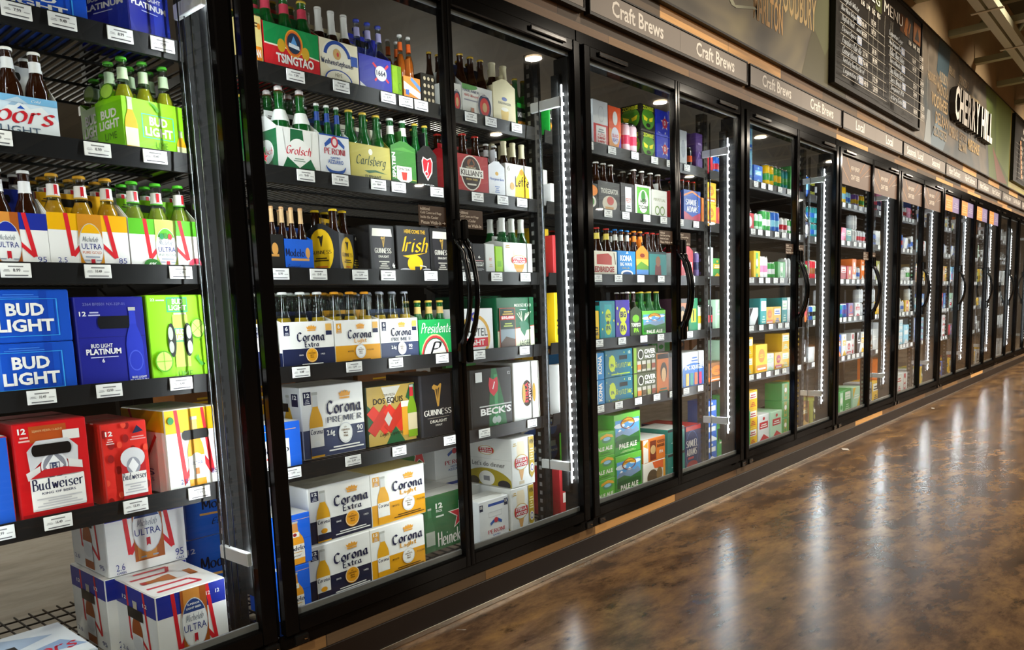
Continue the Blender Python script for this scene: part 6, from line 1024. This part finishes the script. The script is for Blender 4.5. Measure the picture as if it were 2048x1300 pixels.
card_box(2.3491, 0.215, 2.0078, 0.1396, 0.1346, 0.13, 'zombie', 'black carton with green mask and yellow eyes on top shelf, upper of its stack', body='17180f', side='zombie', top='2a2c18')
card_box(2.4989, 0.215, 1.872, 0.1261, 0.1335, 0.13, 'ducl', 'royal blue starburst carton left of the centre frame, lower of its stack')
card_box(2.4989, 0.215, 2.0067, 0.1261, 0.1335, 0.13, 'ducl', 'royal blue starburst carton left of the centre frame, upper of its stack')
card_box(2.6303, 0.215, 1.872, 0.1042, 0.1378, 0.13, 'ducl', 'royal blue starburst carton right of the centre frame, lower of its stack')
card_box(2.6303, 0.215, 2.011, 0.1042, 0.1378, 0.13, 'ducl', 'royal blue starburst carton right of the centre frame, upper of its stack')
card_box(2.9369, 0.215, 1.872, 0.0789, 0.2078, 0.13, 'purple', 'purple carton beside the upright on the third cooler top shelf')
card_box(3.1457, 0.46, 1.872, 0.34, 0.3, 0.2, 'purple', 'large purple case behind the cans on the third cooler top shelf')
card_box(2.7457, 0.215, 1.872, 0.0853, 0.199, 0.12, 'silver', 'grey metallic pouch-like pack on the third cooler top shelf', body='8a8e92')
carrier(1.7595, 0.215, 1.569, 0.1862, 0.1301, 'troegra', 'amber', 'black and orange carrier at left end of the third cooler second shelf', 'black and orange carrier', hh=0.16, cdesc='brown bottle with white cap')
carrier(1.9498, 0.215, 1.569, 0.1879, 0.1491, 'troegen', 'amber', 'dark brown goat-print style carrier on the third cooler second shelf', 'dark brown carrier', hh=0.16, cdesc='brown bottle with white cap')
card_box(2.1468, 0.215, 1.569, 0.1258, 0.1591, 0.13, 'fest', 'charcoal carton with can print on the third cooler second shelf')
carrier(2.2822, 0.215, 1.569, 0.1528, 0.1624, 'hopcyc', 'amber', 'white and green hop-print carrier on the third cooler second shelf', 'green hop carrier', end=True, bottles=6, hh=0.16, cdesc='brown bottle with white cap')
carrier(2.4452, 0.215, 1.569, 0.157, 0.1523, 'perpet', 'amber', 'pale grey carrier left of the centre frame, third cooler second shelf', 'pale grey carrier', end=True, bottles=6, hh=0.19, cdesc='brown bottle with white cap')
card_box(2.6676, 0.215, 1.569, 0.0895, 0.1673, 0.13, 'redcan', 'dark red can pack right of centre frame, third cooler second shelf')
carrier(2.7915, 0.215, 1.569, 0.1962, 0.184, 'samad', 'amber_red', 'blue and crimson shield carrier on the third cooler second shelf', 'blue and crimson carrier', hh=0.19, cdesc='brown bottle with red neck')
card_box(3, 0.215, 1.569, 0.031, 0.155, 0.13, 'orange6', 'orange carton beside the upright on the third cooler second shelf')
carrier(1.8501, 0.215, 1.257, 0.2498, 0.1271, 'redbr', 'amber_yelband', 'cream carrier with red barn print on the third cooler third shelf', 'red barn carrier', hh=0.16, cdesc='brown bottle with yellow neck band')
carrier(1.8501, 0.359, 1.257, 0.2498, 0.1271, 'redbr', 'amber_yelband', 'cream carrier with red barn print on the third cooler third shelf, second row behind', 'red barn carrier behind it', hh=0.16, cdesc='brown bottle with yellow neck band')
carrier(2.1089, 0.215, 1.257, 0.1639, 0.1336, 'kona', 'amber_blue', 'bright blue wave-print carrier on the third cooler third shelf', 'blue wave carrier', hh=0.16, cdesc='brown bottle with blue cap')
carrier(2.2825, 0.215, 1.257, 0.1189, 0.1344, 'longb', 'amber_orange', 'orange gabled carrier with island print on the third cooler third shelf', 'orange island carrier', end=True, bottles=4, peak=0.03, hh=0.2, cdesc='brown bottle with orange neck')
carrier(2.4115, 0.215, 1.257, 0.1784, 0.1386, 'teal6', 'amber_red', 'teal carrier with robed figure print on the third cooler third shelf', 'teal carrier', hh=0.18, cdesc='brown bottle with red cap')
card_box(2.6669, 0.215, 1.257, 0.079, 0.1416, 0.13, 'wcase', 'small white carton right of the centre frame, third cooler third shelf')
carrier(2.7573, 0.215, 1.257, 0.1351, 0.1583, 'redos', 'amber_red', 'bright red carrier on the third cooler third shelf', 'bright red carrier', end=True, bottles=4, peak=0.03, hh=0.19, cdesc='brown bottle with red cap')
card_box(1.8455, 0.215, 0.944, 0.0886, 0.1519, 0.13, 'lands', 'yellow carton with black fin print at left end of the third cooler fourth shelf')
card_box(1.9427, 0.215, 0.944, 0.1326, 0.1981, 0.14, 'hazycube', 'teal can cube with lime lettering on the third cooler fourth shelf', side='tealb')
card_box(2.0799, 0.215, 0.944, 0.1304, 0.2011, 0.14, 'bigcube', 'violet can cube with yellow lettering on the third cooler fourth shelf')
carrier(2.2151, 0.215, 0.944, 0.1073, 0.1431, 'torpedo', 'amber', 'dark green carrier with hop print on the third cooler fourth shelf', 'dark green hop carrier', end=True, bottles=4, peak=0.02, hh=0.19, cdesc='brown bottle with pale cap')
carrier(2.3324, 0.215, 0.944, 0.2398, 0.1403, 'palel', 'green_gold', 'green mountain-print carrier on the third cooler fourth shelf', 'green mountain carrier', hh=0.19, hcol='58b030', cdesc='dark bottle with gold cap')
card_box(2.6888, 0.215, 0.944, 0.1392, 0.2014, 0.13, 'skullpk', 'dark plum carton right of the centre frame on the fourth shelf', body='4a2c3c')
card_box(2.8399, 0.215, 0.944, 0.1093, 0.2024, 0.14, 'greenb', 'teal-green carton with yellow panel on the third cooler fourth shelf')
card_box(1.849, 0.215, 0.621, 0.1206, 0.134, 0.27, 'konaside', 'bright blue case with sideways print, third cooler fifth shelf, lower of its stack')
card_box(1.849, 0.215, 0.7562, 0.1206, 0.134, 0.27, 'konaside', 'bright blue case with sideways print, third cooler fifth shelf, upper of its stack')
card_box(1.9785, 0.215, 0.621, 0.2506, 0.1372, 0.13, 'hazy12', 'dark teal twelve-can case with yellow script, lower of its stack')
card_box(1.9785, 0.215, 0.7594, 0.2506, 0.1372, 0.13, 'hazy12', 'dark teal twelve-can case with yellow script, upper of its stack')
card_box(2.2389, 0.215, 0.621, 0.2343, 0.1369, 0.2, 'over12', 'grey-green variety case with white lettering, lower of its stack')
card_box(2.2389, 0.215, 0.7591, 0.2343, 0.1369, 0.2, 'over12', 'grey-green variety case with white lettering, upper of its stack')
card_box(2.4785, 0.215, 0.621, 0.1251, 0.2268, 0.2, 'skullpk', 'orange-brown skull-print case left of centre frame')
card_box(2.6655, 0.215, 0.621, 0.0806, 0.1947, 0.2, 'silver', 'silver shrink pack right of centre frame on the fifth shelf')
card_box(2.7578, 0.215, 0.621, 0.2631, 0.2142, 0.2, 'squeeze', 'white and blue variety case with coloured fruit cans print')
card_box(1.8462, 0.215, 0.1305, 0.2006, 0.118, 0.2, 'pales', 'bright green small case, lowest of the left floor stack in the third cooler')
card_box(1.8462, .215, 0.2497, 0.2006, .118, .2, 'pales', 'bright green small case, second from floor of the left floor stack in the third cooler', top='7cc84a')
card_box(1.8462, .215, 0.3689, 0.2006, .118, .2, 'pales', 'bright green small case, topmost of the left floor stack in the third cooler', top='7cc84a')
card_box(2.0514, 0.215, 0.1305, 0.2527, 0.215, 0.26, 'palel', 'green mountain-print twelve-pack, lower one on the third cooler floor rack', top='5ab03a')
card_box(2.0514, .22, 0.347, 0.2527, .215, .26, 'palel', 'green mountain-print twelve-pack, upper one on the third cooler floor rack', top='5ab03a')
card_box(2.3195, .215, 0.1305, 0.2346, .13, .26, 'ranger2', 'white and orange can case, lower one beside the green twelve-packs')
card_box(2.3195, .215, 0.262, 0.2346, .13, .26, 'ranger', 'orange can case with dark skeleton can print, upper one beside the green twelve-packs')
card_box(2.582, .215, 0.1305, 0.1971, .14, .2, 'tealb', 'teal case with black top strip, lower one behind the centre frame of the third cooler')
card_box(2.582, .215, 0.272, 0.1971, .14, .2, 'tealb', 'teal case with black top strip, upper one behind the centre frame of the third cooler')
card_box(2.7911, 0.215, 0.1305, 0.186, 0.27, 0.3, 'samad12', 'navy and red twelve-pack with arched lettering on the floor rack', top='c82c30')
card_box(1.8, .66, 0.1305, .40, .136, .27, 'bluemoon', 'dark navy case with pale moon disc print, left in tier one of the rear stack', top='d8d4cc')
card_box(2.205, .66, 0.1305, .40, .136, .27, 'bluemoon', 'dark navy case with pale moon disc print, centre in tier one of the rear stack', top='d8d4cc')
card_box(2.61, .66, 0.1305, .40, .136, .27, 'bluemoon', 'dark navy case with pale moon disc print, right in tier one of the rear stack', top='d8d4cc')
card_box(1.8, .66, 0.2677, .40, .136, .27, 'bluemoon', 'dark navy case with pale moon disc print, left in tier two of the rear stack', top='d8d4cc')
card_box(2.205, .66, 0.2677, .40, .136, .27, 'bluemoon', 'dark navy case with pale moon disc print, centre in tier two of the rear stack', top='d8d4cc')
card_box(2.61, .66, 0.2677, .40, .136, .27, 'bluemoon', 'dark navy case with pale moon disc print, right in tier two of the rear stack', top='d8d4cc')
card_box(1.8, .66, 0.4049, .40, .136, .27, 'bluemoon', 'dark navy case with pale moon disc print, left in tier three of the rear stack', top='d8d4cc')
card_box(2.205, .66, 0.4049, .40, .136, .27, 'bluemoon', 'dark navy case with pale moon disc print, centre in tier three of the rear stack', top='d8d4cc')
card_box(2.61, .66, 0.4049, .40, .136, .27, 'bluemoon', 'dark navy case with pale moon disc print, right in tier three of the rear stack', top='d8d4cc')
card_box(1.5871, 0.215, 1.872, 0.1703, 0.131, 0.062, 'maximus', 'green and black carton just right of the LED strip on the second cooler side')
card_box(1.5831, 0.215, 1.569, 0.1608, 0.0995, 0.062, 'wcase', 'white carton just right of the LED strip, second shelf')
card_box(1.5863, 0.215, 1.257, 0.1595, 0.1844, 0.062, 'redcan', 'red and white carton just right of the LED strip, third shelf')
card_box(1.5861, 0.215, 0.944, 0.1539, 0.2415, 0.062, 'lands', 'yellow carton with fin print just right of the LED strip, fourth shelf')
card_box(1.6009, 0.215, 0.621, 0.137, 0.2338, 0.062, 'wcase', 'white case just right of the LED strip, fifth shelf')
card_box(1.5856, 0.215, 0.1305, 0.1721, 0.24, 0.2, 'redcan', 'red and white case just right of the LED strip on the floor rack')
can(('f0d0d8', 'e8486c', True), 2.2422, .255, 1.872, 'pink tall can on the third cooler top shelf, left one')
can(('f0d0d8', 'e8486c', True), 2.3087, .255, 1.872, 'pink tall can on the third cooler top shelf, right one')
can(('1d1d20', 'd8582c', False), 2.8986, .255, 1.872, 'black and orange can beside the purple carton on top shelf')
can(('6a5a90', '2c3058', True), 2.9725, .255, 1.257, 'violet and navy tall can on the third cooler third shelf')
can(('e8e4d8', 'e8c020', True), 2.9927, .255, 0.944, 'white and yellow tall can on the third cooler fourth shelf')

# ------------------------------------------------------------------ build the coolers
def tags_for(k, j):
    r = random.Random(k*31+j); out = []; x = k*PW+.08+r.random()*.08
    if (k, j) in TAGX: return [(a, i+j) for i, a in enumerate(TAGX[(k, j)])]
    while x < k*PW+PW-.17: out.append((x, r.randrange(8))); x += (.15 if k < 2 else .105)+r.random()*.06
    return out
FRAMES = [cooler_frame(k) for k in range(K0, K1+1)]
for k in range(K0, K1+1):
    cooler_door(k, 0); cooler_door(k, 1); shelves(k, tags_for); uprights(k); bottom_rack(k)

# ------------------------------------------------------------------ goods in the farther coolers
CN = {'c02838': 'red', '2c64c0': 'blue', 'e8b820': 'yellow', '3f9a4c': 'green', 'e87828': 'orange', 'dcdee0': 'white', '1d1d20': 'black', 'c8ccd0': 'silver', '1f8a8c': 'teal', '6a4a9a': 'purple', 'e888b0': 'pink', '8a5a34': 'brown', '8ac8e0': 'pale blue', 'b8dcc0': 'mint', '24305c': 'navy', '9a9c3c': 'olive', 'c4a05c': 'tan', '8f1f30': 'maroon'}
KEY = {'r': 'c02838', 'b': '2c64c0', 'y': 'e8b820', 'g': '3f9a4c', 'o': 'e87828', 'w': 'dcdee0', 'k': '1d1d20', 's': 'c8ccd0', 't': '1f8a8c', 'u': '6a4a9a', 'p': 'e888b0', 'n': '8a5a34', 'l': '8ac8e0', 'm': 'b8dcc0', 'v': '24305c', 'i': '9a9c3c', 'a': 'c4a05c', 'x': '8f1f30'}
NTH = ['first', 'second', 'third', 'fourth', 'fifth', 'sixth', 'seventh', 'eighth', 'ninth', 'tenth', 'eleventh', 'twelfth', 'thirteenth', 'fourteenth', 'fifteenth', 'sixteenth', 'seventeenth', 'eighteenth', 'nineteenth', 'twentieth']+['%d-th' % i for i in range(21, 40)]
BOXM = {}
def far_box_mesh(w, h, d, a, b, style):
    key = (w, h, d, a, b, style)
    if key not in BOXM:
        m = MB(); m.box(0, 0, 0, w, d, h, KEY[a], .002); A, B = KEY[a], KEY[b]
        art = {0: [('r', .05, .1, .95, .3, B), ('e', .5, .62, .28, .24, B), ('q', .32, .68, .55, .7, 2, A), ('q', .15, .85, .14, .26, 1, 'f0f0ea')],
               1: [('p', [(0, 0), (.5, .3), (1, .1), (1, 0)], B), ('r', .12, .5, .88, .74, B), ('q', .2, .8, .55, .7, 2, 'f0f0ea'), ('e', .5, .86, .1, .06, B)],
               2: [('r', .3, .05, .7, .95, B), ('e', .5, .6, .16, .14, 'f0f0ea'), ('e', .5, .3, .14, .1, A)],
               3: [('p', [(0, 1), (.4, 1), (0, .5)], B), ('p', [(1, 0), (.5, 0), (1, .6)], B), ('q', .15, .85, .5, .72, 2, 'f0f0ea')],
               4: [('r', .08, .55, .92, .9, 'f0f0ea'), ('q', .15, .85, .6, .85, 2, B), ('q', .2, .8, .12, .4, 3, B)]}[style]
        draw(m, art, (.002, 0, .002), (w-.004, 0, 0), (0, 0, h-.004), (0, -1, 0))
        BOXM[key] = m.mesh('carton')
    return BOXM[key]
def far_shelf(k, j, toks):
    x = k*PW-.018; z = SHELF_Z[j]-.0130 if j < 5 else .1305; n = 0
    sh = (SHN[j]+' shelf') if j < 5 else 'floor rack'; who = ORD[k]
    tl = toks.split(); end = k*PW+PW-.085
    for q in range(60):
        t = tl[q] if q < len(tl) else rnd.choice(tl)
        if x > end-.07: return
        kind, a, b = (t+'ww')[:3]; rep = int(t[3]) if len(t) > 3 else 1
        y = .225+rnd.uniform(0, .02)
        if kind in 'cd':           # d: two layers of cans
            tall = rnd.random() < .3 and kind == 'c'
            for i in range(2):
                if x+.068 > end: break
                for lay in range(2 if kind == 'd' else 1):
                    n_ = NTH[n]
                    can((KEY[a], KEY[b], tall), x+.033, y+.034, z+lay*.1245, '%s can with %s band, %s from left, %s, %s cooler%s' % (CN[KEY[a]], CN[KEY[b]], n_, sh, who, ', upper' if lay else ''), 'cans in the %s cooler' % who)
                n += 1; x += .067
            x += .006
        elif kind in 'BSTLW':
            w, h, d = {'B': (.135, .128, .13), 'S': (.135, .128, .2), 'T': (.10, .19, .13), 'L': (.265, .128, .26), 'W': (.19, .2, .2)}[kind]
            if x+w > end: continue
            st = rnd.randrange(5)
            for lay in range(rep):
                o = link('carton', far_box_mesh(w, h, d, a, b, st), None, (x, y, z+lay*(h+.001)), label='%s carton with %s print, %s from left, %s, %s cooler%s' % (CN[KEY[a]], CN[KEY[b]], NTH[n], sh, who, ', %s tier' % ('one', 'two', 'three')[lay] if rep > 1 else ''), category='carton', group='cartons in the %s cooler' % who)
            n += 1; x += w+.008
        elif kind == 'G':          # gable carrier with dark bottles
            if x+.14 > end: continue
            for i in range(2):
                bottle(('amber', 'amber_gold', 'green_gold')[rnd.randrange(3)], x+.034+.066*i, y+.034, z, 'dark bottle, %s one behind the %s carrier %s from left, %s, %s cooler' % (('left', 'right')[i], CN[KEY[a]], NTH[n], sh, who), 'bottles in the %s cooler' % who)
            m = MB(); m.box(0, -.0016, 0, .134, 0, .12, KEY[a]); draw(m, [('e', .5, .55, .3, .3, KEY[b]), ('q', .2, .8, .1, .25, 2, 'f0f0ea')], (0, -.0016, 0), (.134, 0, 0), (0, 0, .12), (0, -1, 0)); m.box(0, 0, 0, .0016, .07, .12, KEY[a]); m.box(.1324, 0, 0, .134, .07, .12, KEY[a])
            m.build('bottle_carrier', loc=(x, y-.0005, z), label='%s carrier with %s badge, %s from left, %s, %s cooler' % (CN[KEY[a]], CN[KEY[b]], NTH[n], sh, who), category='bottle carrier'); n += 1; x += .142
        elif kind == '_': x += .07
FAR = {
 2: ['crr cbr cvr ckp Tlb2 Bbl _ cyg cgy ctg Tgb', 'Byo2 Gro Gwr cks Grw cmg cgw cbl cwr', 'Tsk Bgy Gyk csw Bnx Tyg cwp cgw Bgm', 'ckr Tmw Tsw Gtm csl Bwk Ttm Byo Byb', 'Lno Bmw2 Bgm2 Bym2 Wyo Bwm Byr', 'Bbw3 Wgk Bgi3 Bgw2 Byr3 Wwr Wmr'],
 3: ['cbl cik ckw csw cwo Tws cyl clb _ cuy cyg', 'Gvw dtb dtl dsw csr cbt Bpr Btg dsw', 'cgm crn csk csw csk crk Bxr Bra Tow csb', 'Tro cbk cmk dsw csw Tug ctb cbu Bur Bwr', 'Tkw Bsw Lno csr cso Tbo Twy Bwr Twr', 'Wna Wik Wnw Wvk Wgm Wgm Wmy'],
 4: ['crg crk cvs Bpw2 Bpp Bnk csb Twl2 cwr', 'ckb cbk cws Bao Bon cwb Byr cbr Bwb', 'csw csw Tiw Tbl Tba cwm cwg Bwk csw', 'dsw dsw Byr Bsk cwg Bwr Twm csw csb', 'Wwn Wsw Bwv2 Wuk Wlw Bwl2', 'Wsk Wyk Wok2 Wow Wwo Wwr'],
 5: ['Tbw2 Tbl2 Tbr Bvy Brw Byg Bru csw', 'Blw Bbs Bwr Bls Bvb cbs csw', 'Tar Tnw Tri Tyk Byw Bwo Tna', 'csl cml Tbw Tbl Trw Bow Bwb', 'Bsw2 Bbr2 Blu2 Bwr2 Bsb2', 'Wsk Wik Wyi Wbn Wik Wyk'],
 6: ['Byg Bsw csw Tob Tlb Bwb', 'Tvw Bsb cbs csl Bws Brl', 'Tlw Bbr Tlb Byn Brw cbr', 'Tmt csr Tml Bgr Brs csw', 'csw Brb Blr Bwr csb', 'Wyk Wyw Wny Wrn'],
 7: ['cww Tws _ cwk Bww', 'Tmi _ cks csk _ cws', '_ cik _ Tyk cik', 'cky _ cya cws', 'csk Tkw _ csw', 'Wyk _ Wsk'],
 8: ['cww _ Tws', 'csk _ cks', 'Tws _ cww', 'cks _ Tks', 'cww _ cww', 'Wsw'],
}
for k, rows in FAR.items():
    for j, t in enumerate(rows): far_shelf(k, j, t)
# loose cans on the third cooler's top shelf and behind
for i, (cx, a, b) in enumerate(((2.225, 'p', 'w'), (2.295, 'w', 'p'))):
    pass

# ------------------------------------------------------------------ stock in the dim walk-in behind the shelves
r2 = random.Random(3)
for c in range(15):
    for lay in range(4):
        a, b = r2.choice('nbkvgxyn'), r2.choice('wrysk'); st = r2.randrange(5)
        m = far_box_mesh(.41, .27, .3, a, b, st)
        link('stock_case', m, None, (.95+c*.47, 2.7+r2.uniform(-.03, .03), .003+lay*.2715), label='dim %s stock case with %s print, tier %s of the %s walk-in stack from left' % (CN[KEY[a]], CN[KEY[b]], ('one', 'two', 'three', 'four')[lay], NTH[c]), category='stock case', group='stock cases in the walk-in')

# litter on the floor
for i, (x, y, w, d, rz, lab) in enumerate(((4.62, -.13, .07, .05, .4, 'small white paper scrap on the floor beside the kick plate'), (7.2, -.12, .05, .03, .2, 'small pale scrap of paper on the floor farther along the kick plate'), (.62, -.10, .035, .006, 2.2, 'thin white straw bit on the brown floor near the second cooler'))):
    m = MB(); m.prism([(0, 0, .0006), (w, .004, .0006), (w*.9, d, .003), (.006, d*.9, .0012)], (0, 0, .0008), 'e8e4dc'); m.build('paper_scrap', loc=(x, y, 0), rz=rz, label=lab, category='litter')
